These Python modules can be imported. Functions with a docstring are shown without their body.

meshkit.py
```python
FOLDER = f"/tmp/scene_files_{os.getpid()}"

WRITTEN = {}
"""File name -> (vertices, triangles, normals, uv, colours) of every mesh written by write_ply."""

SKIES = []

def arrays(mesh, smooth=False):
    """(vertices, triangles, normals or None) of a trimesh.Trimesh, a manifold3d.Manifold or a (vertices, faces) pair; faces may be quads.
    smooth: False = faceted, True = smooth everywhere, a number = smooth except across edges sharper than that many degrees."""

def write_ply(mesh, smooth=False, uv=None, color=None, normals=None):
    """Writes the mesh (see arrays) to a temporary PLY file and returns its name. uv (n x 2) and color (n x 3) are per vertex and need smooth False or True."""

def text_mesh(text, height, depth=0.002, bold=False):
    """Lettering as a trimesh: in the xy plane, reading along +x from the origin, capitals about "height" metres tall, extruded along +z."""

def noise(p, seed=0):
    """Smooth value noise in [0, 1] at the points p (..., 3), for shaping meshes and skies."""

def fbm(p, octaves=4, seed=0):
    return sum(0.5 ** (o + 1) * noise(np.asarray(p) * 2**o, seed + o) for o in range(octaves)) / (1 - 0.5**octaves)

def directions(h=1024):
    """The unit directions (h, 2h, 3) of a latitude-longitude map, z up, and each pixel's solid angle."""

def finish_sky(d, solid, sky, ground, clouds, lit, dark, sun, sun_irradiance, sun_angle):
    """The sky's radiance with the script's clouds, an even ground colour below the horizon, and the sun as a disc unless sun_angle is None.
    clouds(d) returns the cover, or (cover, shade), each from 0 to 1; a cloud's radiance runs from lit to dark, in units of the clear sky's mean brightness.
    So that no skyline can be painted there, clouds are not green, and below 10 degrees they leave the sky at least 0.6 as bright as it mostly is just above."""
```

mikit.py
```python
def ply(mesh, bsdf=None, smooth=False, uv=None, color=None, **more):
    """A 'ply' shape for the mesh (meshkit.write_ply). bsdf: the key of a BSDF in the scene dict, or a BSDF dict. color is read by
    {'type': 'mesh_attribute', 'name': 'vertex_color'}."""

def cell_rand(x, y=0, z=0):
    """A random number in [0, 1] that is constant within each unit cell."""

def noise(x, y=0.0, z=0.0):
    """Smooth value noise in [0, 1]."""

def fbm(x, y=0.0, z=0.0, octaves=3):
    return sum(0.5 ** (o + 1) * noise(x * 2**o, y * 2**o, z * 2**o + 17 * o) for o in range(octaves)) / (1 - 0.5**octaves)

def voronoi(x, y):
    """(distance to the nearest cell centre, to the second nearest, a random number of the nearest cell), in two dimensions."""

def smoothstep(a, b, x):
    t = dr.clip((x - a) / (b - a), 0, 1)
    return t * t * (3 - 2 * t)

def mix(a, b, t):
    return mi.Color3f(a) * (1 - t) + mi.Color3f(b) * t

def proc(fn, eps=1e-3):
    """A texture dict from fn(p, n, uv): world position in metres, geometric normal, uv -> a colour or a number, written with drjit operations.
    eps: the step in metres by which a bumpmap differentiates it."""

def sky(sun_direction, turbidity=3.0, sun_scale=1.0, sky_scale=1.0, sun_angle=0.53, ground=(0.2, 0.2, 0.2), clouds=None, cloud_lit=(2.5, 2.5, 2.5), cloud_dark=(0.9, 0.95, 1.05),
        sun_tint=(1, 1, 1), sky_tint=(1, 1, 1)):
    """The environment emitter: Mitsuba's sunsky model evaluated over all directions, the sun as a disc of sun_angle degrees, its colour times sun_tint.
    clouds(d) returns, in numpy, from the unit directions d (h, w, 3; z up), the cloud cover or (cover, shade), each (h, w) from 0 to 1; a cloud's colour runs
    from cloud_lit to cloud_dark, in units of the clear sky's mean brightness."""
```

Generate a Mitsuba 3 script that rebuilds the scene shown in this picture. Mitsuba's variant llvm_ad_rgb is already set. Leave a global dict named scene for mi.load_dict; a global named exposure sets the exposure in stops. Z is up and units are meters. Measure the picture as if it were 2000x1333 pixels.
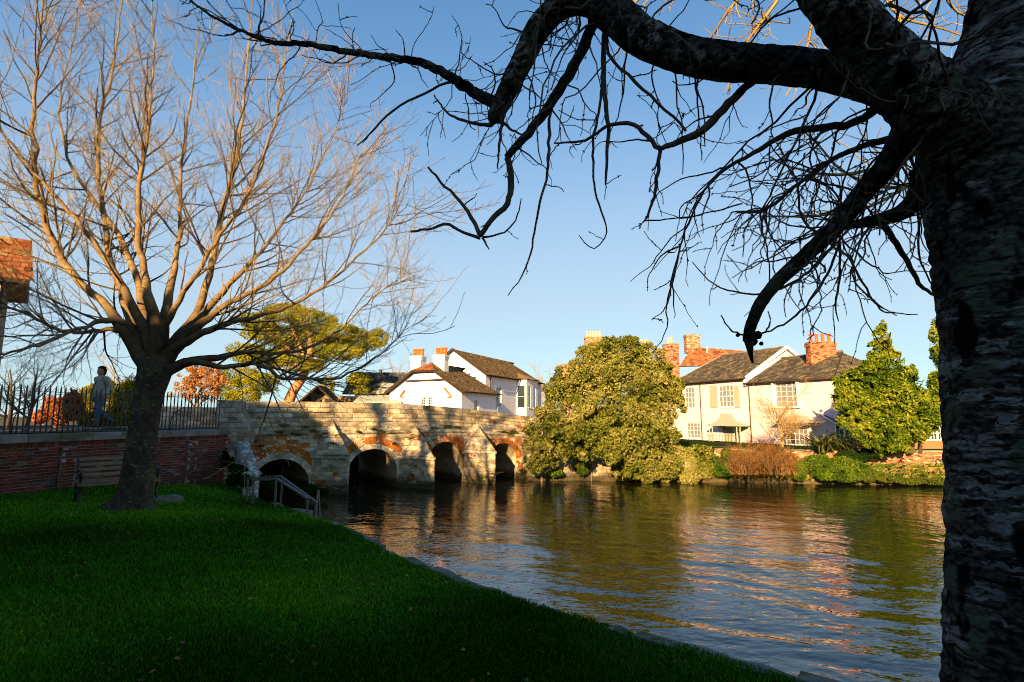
import math, random
import numpy as np, trimesh, shapely, shapely.geometry as sg
import mitsuba as mi, drjit as dr
import mikit, meshkit
from mikit import proc, noise, fbm, voronoi, smoothstep, mix, cell_rand

# ---------------------------------------------------------------- camera, sky, exposure
FPX, TILT, EYE = 1111.0, math.atan(148 / 1111.0), np.array([0.0, 0.0, 1.8])
scene, labels = {}, {}
exposure = 3.45
T = mi.ScalarTransform4f
scene['camera'] = {'type': 'perspective', 'fov': math.degrees(2 * math.atan(1000 / FPX)), 'fov_axis': 'x', 'near_clip': 0.05, 'far_clip': 5000.0,
                   'to_world': T().look_at(origin=EYE.tolist(), target=(EYE + [0, math.cos(TILT), math.sin(TILT)]).tolist(), up=[0, 0, 1])}
SUN = np.array([-0.31, -0.95, 0.306])
def veil(d):                           # thin high haze, the same all round, thickest low in the sky
    el = np.degrees(np.arcsin(np.clip(d[..., 2], -1, 1))); return 0.55 * np.exp(-((el - 9) / 15.0) ** 2)
scene['sky'] = mikit.sky(SUN.tolist(), turbidity=2.6, sun_scale=1.12, sky_scale=0.70, sun_tint=(1.0, 0.92, 0.80), sky_tint=(0.74, 0.98, 1.17), clouds=veil, cloud_lit=(1.36, 1.42, 1.42), cloud_dark=(1.36, 1.42, 1.42), ground=(0.06, 0.08, 0.04))

# ---------------------------------------------------------------- helpers
def DR(px, py):
    a, b = (px - 1000) / FPX, (py - 666.5) / FPX
    return np.array([a, math.cos(TILT) + b * math.sin(TILT), math.sin(TILT) - b * math.cos(TILT)])
def P(px, py, Y):                      # the point at distance Y along y that lies on a sight line measured in the photo
    d = DR(px, py); return EYE + d * (Y / d[1])
def PZ(px, py, z):
    d = DR(px, py); return EYE + d * ((z - EYE[2]) / d[2])
A = lambda *v: np.array(v, float)
def unit(v): return np.asarray(v, float) / np.linalg.norm(v)
UP = A(0, 0, 1)
KEYS = set()
def newkey(base):
    k, i = base, 0
    while k in KEYS:
        i += 1; k = f'{base}_{i:03d}'
    KEYS.add(k); return k
def tag(key, label=None, cat=None, group=None, kind=None):
    d = labels.setdefault(key, {})
    for a, b in (('label', label), ('category', cat), ('group', group), ('kind', kind)):
        if b: d[a] = b
    return key
def thing(name, label, cat, group=None):
    return tag(newkey(name), label, cat, group)
def put(name, mesh, bsdf, parent=None, smooth=False, uv=None, color=None, flip=False):
    k = newkey(parent + '__' + name if parent else name)
    if isinstance(mesh, MB): mesh = mesh.get()
    scene[k] = mikit.ply(mesh, bsdf, smooth=smooth, uv=uv, color=color)
    return k

class MB:
    def __init__(s): s.v, s.f, s.n, s.u = [], [], 0, []
    def add(s, v, f, uv=None):
        v = np.asarray(v, float).reshape(-1, 3); f = np.asarray(f, int)
        if f.size == 0: return s
        if f.shape[1] == 4: f = np.vstack([f[:, [0, 1, 2]], f[:, [0, 2, 3]]])
        s.v.append(v); s.f.append(f + s.n); s.n += len(v)
        s.u.append(np.tile(uv, (len(v), 1)) if uv is not None and np.ndim(uv) == 1 else (uv if uv is not None else np.zeros((len(v), 2))))
        return s
    def get(s): return np.vstack(s.v), np.vstack(s.f)
    def uv(s): return np.vstack(s.u)
    def box(s, c, ex, ey, ez, uv=None):           # centre and three half vectors
        c, ex, ey, ez = map(np.asarray, (c, ex, ey, ez))
        return s.add([c + i * ex + j * ey + k * ez for k in (-1, 1) for j in (-1, 1) for i in (-1, 1)],
                     [[0, 2, 3, 1], [4, 5, 7, 6], [0, 1, 5, 4], [2, 6, 7, 3], [0, 4, 6, 2], [1, 3, 7, 5]], uv)
    def bar(s, a, b, w, h, side=None, uv=None):   # a square bar from a to b
        a, b = np.asarray(a, float), np.asarray(b, float); d = unit(b - a)
        e = np.cross(d, UP if abs(d[2]) < 0.95 else A(0, 1, 0)) if side is None else np.asarray(side, float)
        e = unit(e - d * (e @ d)); g = np.cross(e, d)
        return s.box((a + b) / 2, (b - a) / 2, e * w / 2, g * h / 2, uv)
    def poly(s, poly, o, ex, ey, n, d0, d1, uv=None):   # a shapely polygon in the plane (o, ex, ey), thick from d0 to d1 along n
        for g in getattr(poly, 'geoms', [poly]):
            if g.is_empty or g.geom_type != 'Polygon' or g.area < 1e-6: continue
            m = trimesh.creation.extrude_polygon(g, d1 - d0, engine='earcut')
            v = np.array(m.vertices)
            s.add(o + v[:, :1] * ex + v[:, 1:2] * ey + (v[:, 2:] + d0) * n, m.faces, uv)
        return s
    def tube(s, pts, rad, sides=6, cap=True, uvs=1.0):
        pts = np.asarray(pts, float); k = len(pts); rad = np.broadcast_to(rad, (k,))
        v, f, uv = tubes(pts[None], rad[None], sides, uvs)
        s.add(v, f, uv)
        if cap:
            n = sides + 1
            for i0 in (0, (k - 1) * n):
                ring = v[i0:i0 + sides]
                s.add(np.vstack([ring, ring.mean(0)]), [[a, (a + 1) % sides, sides] for a in range(sides)])
        return s

def tubes(p, r, sides, uvs=1.0):
    """N tubes of k points as one mesh: p (N, k, 3), r (N, k)."""
    N, k, _ = p.shape
    t = np.gradient(p, axis=1); t /= np.linalg.norm(t, axis=2, keepdims=True) + 1e-12
    mean = t.mean(1); ref = np.where(np.abs(mean[:, 2:]) < 0.8, [[0, 0, 1.0]], [[1.0, 0.3, 0]])[:, None]
    a = np.cross(t, np.broadcast_to(ref, t.shape)); a /= np.linalg.norm(a, axis=2, keepdims=True) + 1e-12
    b = np.cross(t, a); n = sides + 1
    ang = np.arange(n) * 2 * np.pi / sides
    v = p[:, :, None] + r[:, :, None, None] * (np.cos(ang)[None, None, :, None] * a[:, :, None] + np.sin(ang)[None, None, :, None] * b[:, :, None])
    L = np.concatenate([np.zeros((N, 1)), np.cumsum(np.linalg.norm(np.diff(p, axis=1), axis=2), axis=1)], 1)
    uv = np.stack([np.broadcast_to(L[:, :, None] * uvs, v.shape[:3]), np.broadcast_to(ang / (2 * np.pi), v.shape[:3])], -1)
    i, j = np.meshgrid(np.arange(k - 1), np.arange(sides), indexing='ij')
    q = np.stack([i * n + j, (i + 1) * n + j, (i + 1) * n + j + 1, i * n + j + 1], -1).reshape(-1, 4)
    q = (q[None] + (np.arange(N) * k * n)[:, None, None]).reshape(-1, 4)
    return v.reshape(-1, 3), np.vstack([q[:, [0, 1, 2]], q[:, [0, 2, 3]]]), uv.reshape(-1, 2)

def spline(pts, n):
    pts = np.asarray(pts, float); t = np.concatenate([[0], np.cumsum(np.linalg.norm(np.diff(pts[:, :3], axis=0), axis=1))])
    from scipy.interpolate import PchipInterpolator
    return PchipInterpolator(t, pts, axis=0)(np.linspace(0, t[-1], n))

def pieces(poly, rows, lens, rng, wm, th=0.06, gap=0.012, bev=0.02, proud=0.02, min_area=0.006, skew=0.0, tone=None, s0=None, s1=None, half=True):
    """Stones or bricks of a coursed face. poly: shapely polygon in (s, t); rows: course boundaries; wm(s, t, d) -> world. Returns [(v, f, uv, area)]."""
    out = []; x0, _, x1, _ = poly.bounds
    pp = shapely.prepared.prep(poly)
    for r in range(len(rows) - 1):
        t0, t1 = rows[r] + gap / 2, rows[r + 1] - gap / 2
        s = x0 - rng.uniform(0, lens[1]) if lens[1] > lens[0] else x0 - (r % 2) * (lens[0] + gap) / 2
        while s < x1:
            L = rng.uniform(*lens); a, b = s, s + L; s = b + gap
            j = rng.uniform(-skew, skew, 4)
            q = sg.Polygon([(a, t0 + j[0]), (b, t0 + j[1]), (b, t1 + j[2]), (a, t1 + j[3])])
            if not pp.intersects(q): continue
            d1 = th + rng.uniform(-proud, proud)
            whole = pp.contains(q)
            g = q if whole else q.intersection(poly)
            tv = tone((a + b) / 2, (t0 + t1) / 2) if tone else 0
            uv = A(tv, rng.uniform())
            for h in getattr(g, 'geoms', [g]):
                if h.geom_type != 'Polygon' or h.area < min_area: continue
                c = np.array(h.exterior.coords)[:-1]
                if shapely.geometry.polygon.orient(h).exterior.is_ccw != h.exterior.is_ccw: c = c[::-1]
                if not sg.Polygon(c).exterior.is_ccw: c = c[::-1]
                inn = None
                if len(c) == 4 and h.area > 0.75 * (b - a) * (t1 - t0):
                    m = c.mean(0); e = np.abs(c - m).max(0); inn = m + (c - m) * np.maximum(1 - bev / np.maximum(e, 1e-6), 0.5)
                    k = 4
                    v = np.vstack([np.c_[c, np.zeros(4)], np.c_[c, np.full(4, d1 - bev * 0.8)], np.c_[inn, d1 + rng.uniform(-0.3, 0.3, 4) * proud]])
                    f = [[i, (i + 1) % 4, 4 + (i + 1) % 4, 4 + i] for i in range(4)] + [[4 + i, 4 + (i + 1) % 4, 8 + (i + 1) % 4, 8 + i] for i in range(4)] + [[8, 9, 10, 11]]
                    f = np.array(f); f = np.vstack([f[:, [0, 1, 2]], f[:, [0, 2, 3]]])
                else:
                    hs = h.simplify(0.01)
                    if hs.geom_type != 'Polygon' or hs.area < min_area: continue
                    m = trimesh.creation.extrude_polygon(hs, max(d1, 0.005), engine='earcut'); v, f = np.array(m.vertices), np.array(m.faces)
                w = wm(v[:, 0], v[:, 1], v[:, 2])
                out.append((w, f, uv, h.area))
    return out

def emit(parent, name, lst, bsdf, limit=300, rest=None):
    """The largest as parts of their own, the others as one part."""
    def seen(p):
        c = p[0].mean(0) - EYE; return p[3] / (c @ c)
    lst = sorted(lst, key=seen, reverse=True)
    for v, f, uv, _ in lst[:limit]:
        put(name, (v, f), bsdf, parent, uv=np.tile(uv, (len(v), 1)))
    if len(lst) > limit:
        b = MB()
        for v, f, uv, _ in lst[limit:]: b.add(v, f, uv)
        k = put(rest or 'small_' + name + 's', b, bsdf, parent, uv=b.uv()); labels[k] = {'kind': 'stuff'}

# ---------------------------------------------------------------- materials
def M(name, d): scene[name] = d; return name
def two(d): return {'type': 'twosided', 'b': d}
def rgb(*c): return {'type': 'rgb', 'value': list(c)}
def diffuse(name, c): return M(name, two({'type': 'diffuse', 'reflectance': c if isinstance(c, dict) else rgb(*c)}))
def princ(name, c, rough=0.5, **k): return M(name, two({'type': 'principled', 'base_color': c if isinstance(c, dict) else rgb(*c), 'roughness': rough, **k}))
def C(r, g, b): return mi.Color3f(r, g, b)
def pal(x, *cols):
    c = C(*cols[-1])
    for i in range(len(cols) - 2, -1, -1): c = dr.select(x < i + 0.5, C(*cols[i]), c)
    return c

def f_stone(p, n, uv):
    c = pal(uv.x, (0.33, 0.265, 0.175), (0.43, 0.325, 0.19), (0.36, 0.105, 0.015), (0.52, 0.45, 0.33), (0.20, 0.13, 0.075), (0.27, 0.24, 0.20))
    c = mix(c, C(0.34, 0.28, 0.19), dr.select(dr.abs(uv.x - 2) < 0.5, 0.0, 0.4)) * (0.75 + 0.5 * uv.y)
    g = fbm(p.x * 3 + 5, p.y * 3, p.z * 4, 4)
    h = fbm(p.x * 14, p.y * 14, p.z * 16 + 3, 3)
    c *= 0.0 + 1.25 * g + 0.9 * h
    li = smoothstep(0.58, 0.66, fbm(p.x * 7 + 40, p.y * 7, p.z * 7, 3)) * smoothstep(0.42, 0.62, noise(p.x * 0.8, p.y * 0.8, p.z * 1.1 + 9))
    c = mix(c, C(0.66, 0.62, 0.54), li * 0.62)
    ms = smoothstep(0.56, 0.7, fbm(p.x * 2.2 + 70, p.y * 2.2, p.z * 3.5, 3))
    c = mix(c, C(0.07, 0.075, 0.02), ms * 0.55)
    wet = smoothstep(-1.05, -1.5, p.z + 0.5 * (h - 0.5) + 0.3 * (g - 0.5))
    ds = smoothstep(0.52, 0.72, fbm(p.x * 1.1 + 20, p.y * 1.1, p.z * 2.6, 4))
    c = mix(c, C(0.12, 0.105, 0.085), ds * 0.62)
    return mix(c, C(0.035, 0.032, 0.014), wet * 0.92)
diffuse('m_stone', proc(f_stone))
def f_lichen(p, n, uv):
    h = fbm(p.x * 9, p.y * 9, p.z * 9, 3); d, e, r = voronoi(p.x * 5 + p.y * 3, p.z * 6 + p.y * 2)
    c = mix(C(0.16, 0.15, 0.13), C(0.30, 0.27, 0.22), fbm(p.x * 3, p.y * 3, p.z * 3, 3))
    c = mix(c, C(0.50, 0.50, 0.46), smoothstep(0.55, 0.4, d) * smoothstep(0.40, 0.55, h))
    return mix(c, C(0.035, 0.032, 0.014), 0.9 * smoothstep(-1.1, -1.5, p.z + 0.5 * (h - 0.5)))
diffuse('m_lichen', proc(f_lichen))
def f_mortar(p, n, uv):
    c = C(0.20, 0.17, 0.13) * (0.5 + fbm(p.x * 5, p.y * 5, p.z * 5, 3))
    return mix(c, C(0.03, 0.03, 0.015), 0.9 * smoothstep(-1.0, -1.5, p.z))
diffuse('m_mortar', proc(f_mortar))
def f_soffit(p, n, uv):
    row = p.z * 3.3; c = C(0.42, 0.34, 0.22) * (0.55 + 0.8 * fbm(p.x * 4, p.y * 4, p.z * 5, 4)) * (0.8 + 0.35 * cell_rand(dr.floor(row), dr.floor((p.x + p.y) * 1.5 + 0.5 * dr.floor(row)), 0))
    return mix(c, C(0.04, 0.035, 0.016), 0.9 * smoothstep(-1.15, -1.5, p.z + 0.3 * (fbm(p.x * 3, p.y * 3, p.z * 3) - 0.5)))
diffuse('m_soffit', proc(f_soffit))
def f_brick(p, n, uv):
    c = pal(uv.x, (0.165, 0.046, 0.030), (0.11, 0.036, 0.027), (0.085, 0.05, 0.048), (0.16, 0.11, 0.10), (0.42, 0.17, 0.085), (0.50, 0.30, 0.18))
    return c * (0.7 + 0.5 * uv.y) * (0.6 + 0.8 * fbm(p.x * 18, p.y * 18, p.z * 22, 3))
diffuse('m_brick', proc(f_brick))
diffuse('m_lime', proc(lambda p, n, uv: C(0.30, 0.25, 0.20) * (0.5 + fbm(p.x * 5, p.y * 5, p.z * 5, 3))))
def f_coping(p, n, uv):
    c = C(0.20, 0.185, 0.15) * (0.75 + 0.4 * uv.y) * (0.5 + fbm(p.x * 5, p.y * 5, p.z * 8, 4))
    return mix(c, C(0.08, 0.09, 0.03), 0.7 * smoothstep(0.5, 0.7, fbm(p.x * 3 + 9, p.y * 3, p.z * 3, 3)))
diffuse('m_coping', proc(f_coping))
def f_render(p, n, uv): return C(0.82, 0.80, 0.78) * (0.93 + 0.1 * fbm(p.x * 2, p.y * 2, p.z * 0.8, 3))
M('m_white', {'type': 'bumpmap', 'arbitrary': proc(lambda p, n, uv: fbm(p.x * 7, p.y * 7, p.z * 7, 3)), 'scale': 0.012, 'b': two({'type': 'diffuse', 'reflectance': proc(f_render)})})
def f_pink(p, n, uv): return C(0.83, 0.64, 0.66) * (0.90 + 0.14 * fbm(p.x * 1.3, p.y * 1.3, p.z * 0.6, 3))
def brickbump(p, n, uv):
    u = (p.x * 0.383 - p.y * 0.924) / 0.225; r = p.z / 0.075; fr = r - dr.floor(r); uu = u + 0.5 * (dr.floor(r) - 2 * dr.floor(r / 2)); fu = uu - dr.floor(uu)
    return smoothstep(0.0, 0.16, fr) * smoothstep(1.0, 0.84, fr) * smoothstep(0, 0.06, fu) * smoothstep(1.0, 0.94, fu) * (0.7 + 0.3 * cell_rand(dr.floor(uu), dr.floor(r)))
M('m_pink', {'type': 'bumpmap', 'arbitrary': proc(brickbump, 4e-3), 'scale': 0.01, 'b': two({'type': 'diffuse', 'reflectance': proc(f_pink)})})
def f_slate(p, n, uv):
    c = pal(uv.x, (0.10, 0.085, 0.068), (0.19, 0.125, 0.06), (0.27, 0.095, 0.042), (0.045, 0.052, 0.065), (0.10, 0.11, 0.085))
    c *= (0.55 + 0.8 * uv.y) * (0.65 + 0.7 * fbm(p.x * 3, p.y * 3, p.z * 3, 3))
    li = smoothstep(0.62, 0.70, fbm(p.x * 3.3 + 11, p.y * 3.3, p.z * 3.3, 3))
    return mix(c, C(0.36, 0.28, 0.13), li * 0.55)
diffuse('m_slate', proc(f_slate))
diffuse('m_paint_white', (0.80, 0.78, 0.73))
diffuse('m_sage', (0.33, 0.335, 0.25))
princ('m_lead', (0.27, 0.28, 0.22), 0.6)
princ('m_black_iron', (0.012, 0.012, 0.013), 0.45)
diffuse('m_gutter', (0.045, 0.032, 0.024))
diffuse('m_pipe', (0.11, 0.065, 0.04))
diffuse('m_terracotta', proc(lambda p, n, uv: C(0.52, 0.13, 0.04) * (0.6 + 0.8 * fbm(p.x * 8, p.y * 8, p.z * 6, 3))))
diffuse('m_buff_pot', proc(lambda p, n, uv: C(0.58, 0.44, 0.27) * (0.6 + 0.8 * fbm(p.x * 8, p.y * 8, p.z * 6, 3))))
princ('m_glass', (0.03, 0.035, 0.04), 0.06, specular=0.8)
princ('m_blind', (0.20, 0.19, 0.20), 0.08, specular=0.7)
princ('m_steel', proc(lambda p, n, uv: C(0.20, 0.19, 0.175) * (0.6 + 0.7 * fbm(p.x * 12, p.y * 12, p.z * 12, 3))), 0.45, metallic=0.7)
def f_wood(p, n, uv):
    g = fbm(p.x * 6 + p.y * 6, p.z * 60, p.y * 2, 3)
    return mix(C(0.13, 0.10, 0.07), C(0.30, 0.22, 0.13), g)
diffuse('m_wood', proc(f_wood))
def f_lawn(p, n, uv): return mix(C(0.016, 0.035, 0.008), C(0.035, 0.055, 0.014), fbm(p.x * 2, p.y * 2, 0, 4))
diffuse('m_lawn', proc(f_lawn))
diffuse('m_earth', proc(lambda p, n, uv: mix(C(0.05, 0.037, 0.018), C(0.15, 0.11, 0.055), fbm(p.x * 2.5, p.y * 2.5, p.z * 4, 4))))
diffuse('m_road', proc(lambda p, n, uv: C(0.10, 0.095, 0.085) * (0.7 + 0.6 * fbm(p.x * 3, p.y * 3, 0, 3))))
diffuse('m_leaf', {'type': 'mesh_attribute', 'name': 'vertex_color'})
M('m_leaf_thin', {'type': 'principledthin', 'base_color': {'type': 'mesh_attribute', 'name': 'vertex_color'}, 'roughness': 0.45, 'diff_trans': 0.6, 'spec_trans': 0.0, 'eta': 1.4})
def f_cherry(p, n, uv):           # dark cracked bark with broken pale rings around the limb
    w = fbm(p.x * 22, p.y * 22, p.z * 22, 3) - 0.5
    st = smoothstep(0.50, 0.60, fbm(uv.x * 42 + 3.0 * w, uv.y * 20 + 2.2 * w, 2.0, 4)) * smoothstep(0.40, 0.58, fbm(p.x * 3.5, p.y * 3.5, p.z * 5 + 7, 4))
    c = mix(C(0.012, 0.010, 0.009), C(0.07, 0.057, 0.048), smoothstep(0.3, 0.75, fbm(p.x * 45, p.y * 45, p.z * 45, 3)))
    c = mix(c, C(0.20, 0.185, 0.17) * (0.6 + 0.8 * noise(p.x * 60, p.y * 60, p.z * 60)), st * 0.9)
    c = mix(c, C(0.075, 0.09, 0.055), 0.8 * smoothstep(0.54, 0.64, fbm(p.x * 7, p.y * 7, p.z * 5 + 5, 4)))
    return mix(c, C(0.006, 0.005, 0.005), smoothstep(0.62, 0.70, fbm(p.x * 9 + 30, p.y * 9, p.z * 3.2, 3)))
M('m_cherry', {'type': 'bumpmap', 'arbitrary': proc(lambda p, n, uv: fbm(uv.x * 40, uv.y * 16, 0.0, 4) + fbm(p.x * 25, p.y * 25, p.z * 25, 3)), 'scale': 0.03, 'b': two({'type': 'diffuse', 'reflectance': proc(f_cherry)})})
diffuse('m_dark_twig', proc(lambda p, n, uv: C(0.11, 0.082, 0.058) * (0.6 + 0.8 * noise(p.x * 20, p.y * 20, p.z * 20))))
def f_pale(p, n, uv):
    st = smoothstep(0.5, 0.7, fbm(uv.x * 22, uv.y * 6, 2.0, 3))
    c = mix(C(0.13, 0.09, 0.045), C(0.31, 0.225, 0.11), fbm(p.x * 12, p.y * 12, p.z * 12, 3))
    c = mix(c, C(0.15, 0.08, 0.05), st * 0.8)
    old = mix(C(0.03, 0.022, 0.015), C(0.13, 0.09, 0.05), fbm(p.x * 16, p.y * 16, p.z * 11, 4))  # limb base darkened in colour: shade at the trunk plus older bark
    return mix(old, c, smoothstep(0.5, 1.9, uv.x + 0.7 * (noise(p.x * 6, p.y * 6, p.z * 6) - 0.5)))
diffuse('m_pale_bark', proc(f_pale))
def f_trunk(p, n, uv):
    c = mix(C(0.022, 0.016, 0.011), C(0.10, 0.075, 0.052), fbm(p.x * 16, p.y * 16, p.z * 11, 4))
    c = mix(c, C(0.22, 0.20, 0.16), 0.55 * smoothstep(0.62, 0.74, fbm(p.x * 16 + 3, p.y * 16, p.z * 26, 3)))
    return mix(c, C(0.10, 0.10, 0.04), 0.5 * smoothstep(0.5, 0.7, fbm(p.x * 4, p.y * 4, p.z * 3, 3)))
M('m_trunk', {'type': 'bumpmap', 'arbitrary': proc(lambda p, n, uv: fbm(p.x * 16, p.y * 16, p.z * 10, 4)), 'scale': 0.05, 'b': two({'type': 'diffuse', 'reflectance': proc(f_trunk)})})
diffuse('m_red_twig', proc(lambda p, n, uv: mix(C(0.22, 0.13, 0.05), C(0.40, 0.31, 0.12), noise(p.x * 4, p.y * 4, p.z * 4))))
def f_ripple(p, n, uv):
    a = fbm(p.x * 4.2 + 0.6 * p.y, p.y * 7.5, 0.0, 3); b = fbm(p.x * 1.1, p.y * 1.6, 4.0, 2)
    return a * (0.35 + 1.1 * b)
M('m_water', {'type': 'bumpmap', 'arbitrary': proc(f_ripple, 4e-3), 'scale': 0.012, 'b': {'type': 'plastic', 'int_ior': 1.62, 'diffuse_reflectance': rgb(0.012, 0.013, 0.005), 'nonlinear': False}})
diffuse('m_pine', proc(lambda p, n, uv: C(0.42, 0.20, 0.09) * (0.5 + fbm(p.x * 5, p.y * 5, p.z * 3, 3))))
diffuse('m_russet_twig', proc(lambda p, n, uv: mix(C(0.12, 0.055, 0.02), C(0.27, 0.15, 0.055), noise(p.x * 5, p.y * 5, p.z * 5))))
diffuse('m_gold_bark', proc(lambda p, n, uv: C(0.46, 0.31, 0.15) * (0.5 + fbm(p.x * 9, p.y * 9, p.z * 9, 3))))
diffuse('m_skin', (0.36, 0.20, 0.14)); diffuse('m_sweater', (0.34, 0.31, 0.27)); diffuse('m_denim', (0.07, 0.12, 0.19)); diffuse('m_shoe', (0.05, 0.03, 0.025)); diffuse('m_hair', (0.02, 0.014, 0.01))
# ---------------------------------------------------------------- setting: lawn, road, river, far bank
from scipy.interpolate import RBFInterpolator
from scipy.spatial import Delaunay
LP = A([-7.5, 11.5, 0], [-11.6, 13, 0.02], [-10.7, 16.3, -0.1], [-9.8, 19.8, -0.45], [-7.3, 16.6, -0.63], [-4.5, 13.5, -0.58], [-2.05, 9.9, -0.5], [-0.7, 8.1, -0.45], [1.0, 6.1, -0.35],
       [2.3, 4.9, -0.3], [0, 0, 0], [-4, 6, 0], [-9, 9, 0], [-12, 5, 0], [2.9, 2.8, -0.1], [6, -2, -0.1], [-8, -6, 0], [-14, 9, 0.05], [-4.5, 10, -0.12])
_lz = RBFInterpolator(LP[:, :2], LP[:, 2], kernel='linear', smoothing=0.02)
def lawn_z(xy):
    xy = np.atleast_2d(xy); return _lz(xy) + 0.035 * (meshkit.fbm(np.c_[xy * 1.1, np.zeros(len(xy))], 3, 5) - 0.5)
EDGE = A([-9.35, 20.2], [-8.5, 18.6], [-7.3, 16.9], [-6.05, 15.5], [-4.48, 13.53], [-3.2, 11.6], [-2.06, 9.92], [-0.7, 8.12], [0.35, 6.83], [1.04, 6.11], [1.96, 5.17], [2.75, 4.45], [3.7, 3.9], [6, 2.7], [14, 0.5])
WA, WB = A(-11.65, 13.11), A(-9.73, 19.78)           # the brick wall's line
WU = unit(WB - WA); WN = A(WU[1], -WU[0])            # WN points to the lawn
def wl(s): return WA + WU * s
edge_f = spline(np.c_[EDGE, np.zeros(len(EDGE))], 260)[:, :2]
lawnpoly = sg.Polygon(np.vstack([edge_f, [[14, -30], [-30, -30], wl(-44), wl(7.1)]])).buffer(0)
rg = np.random.default_rng(1)
gx, gy = np.meshgrid(np.arange(-13.5, 5.5, 0.14), np.arange(1.0, 20.5, 0.14)); pts = np.c_[gx.ravel(), gy.ravel()]
cx, cy = np.meshgrid(np.arange(-30, 15, 1.5), np.arange(-30, 1, 1.5)); pts = np.vstack([pts, np.c_[cx.ravel(), cy.ravel()]])
pts = pts[shapely.contains_xy(lawnpoly.buffer(-0.04), pts[:, 0], pts[:, 1])]
pts = np.vstack([pts, edge_f, [wl(s) for s in np.linspace(-44, 7.1, 120)], [[14, -30], [-30, -30]]])
tri = Delaunay(pts); f = tri.simplices; c = pts[f].mean(1)
f = f[shapely.contains_xy(lawnpoly, c[:, 0], c[:, 1])]
k = put('lawn', (np.c_[pts, lawn_z(pts)], f), 'm_lawn', smooth=True); tag(k, 'lawn sloping down to the river in the foreground shade', kind='structure')
# bank wall below the lawn's edge
b = MB(); e3 = np.c_[edge_f, lawn_z(edge_f) - 0.02]
b.add(np.vstack([e3, e3 * [1, 1, 0] + [0, 0, -2.6]]), [[i, i + 1, 260 + i + 1, 260 + i] for i in range(259)])
k = put('river_bank', b, 'm_earth'); tag(k, kind='structure')
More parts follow.
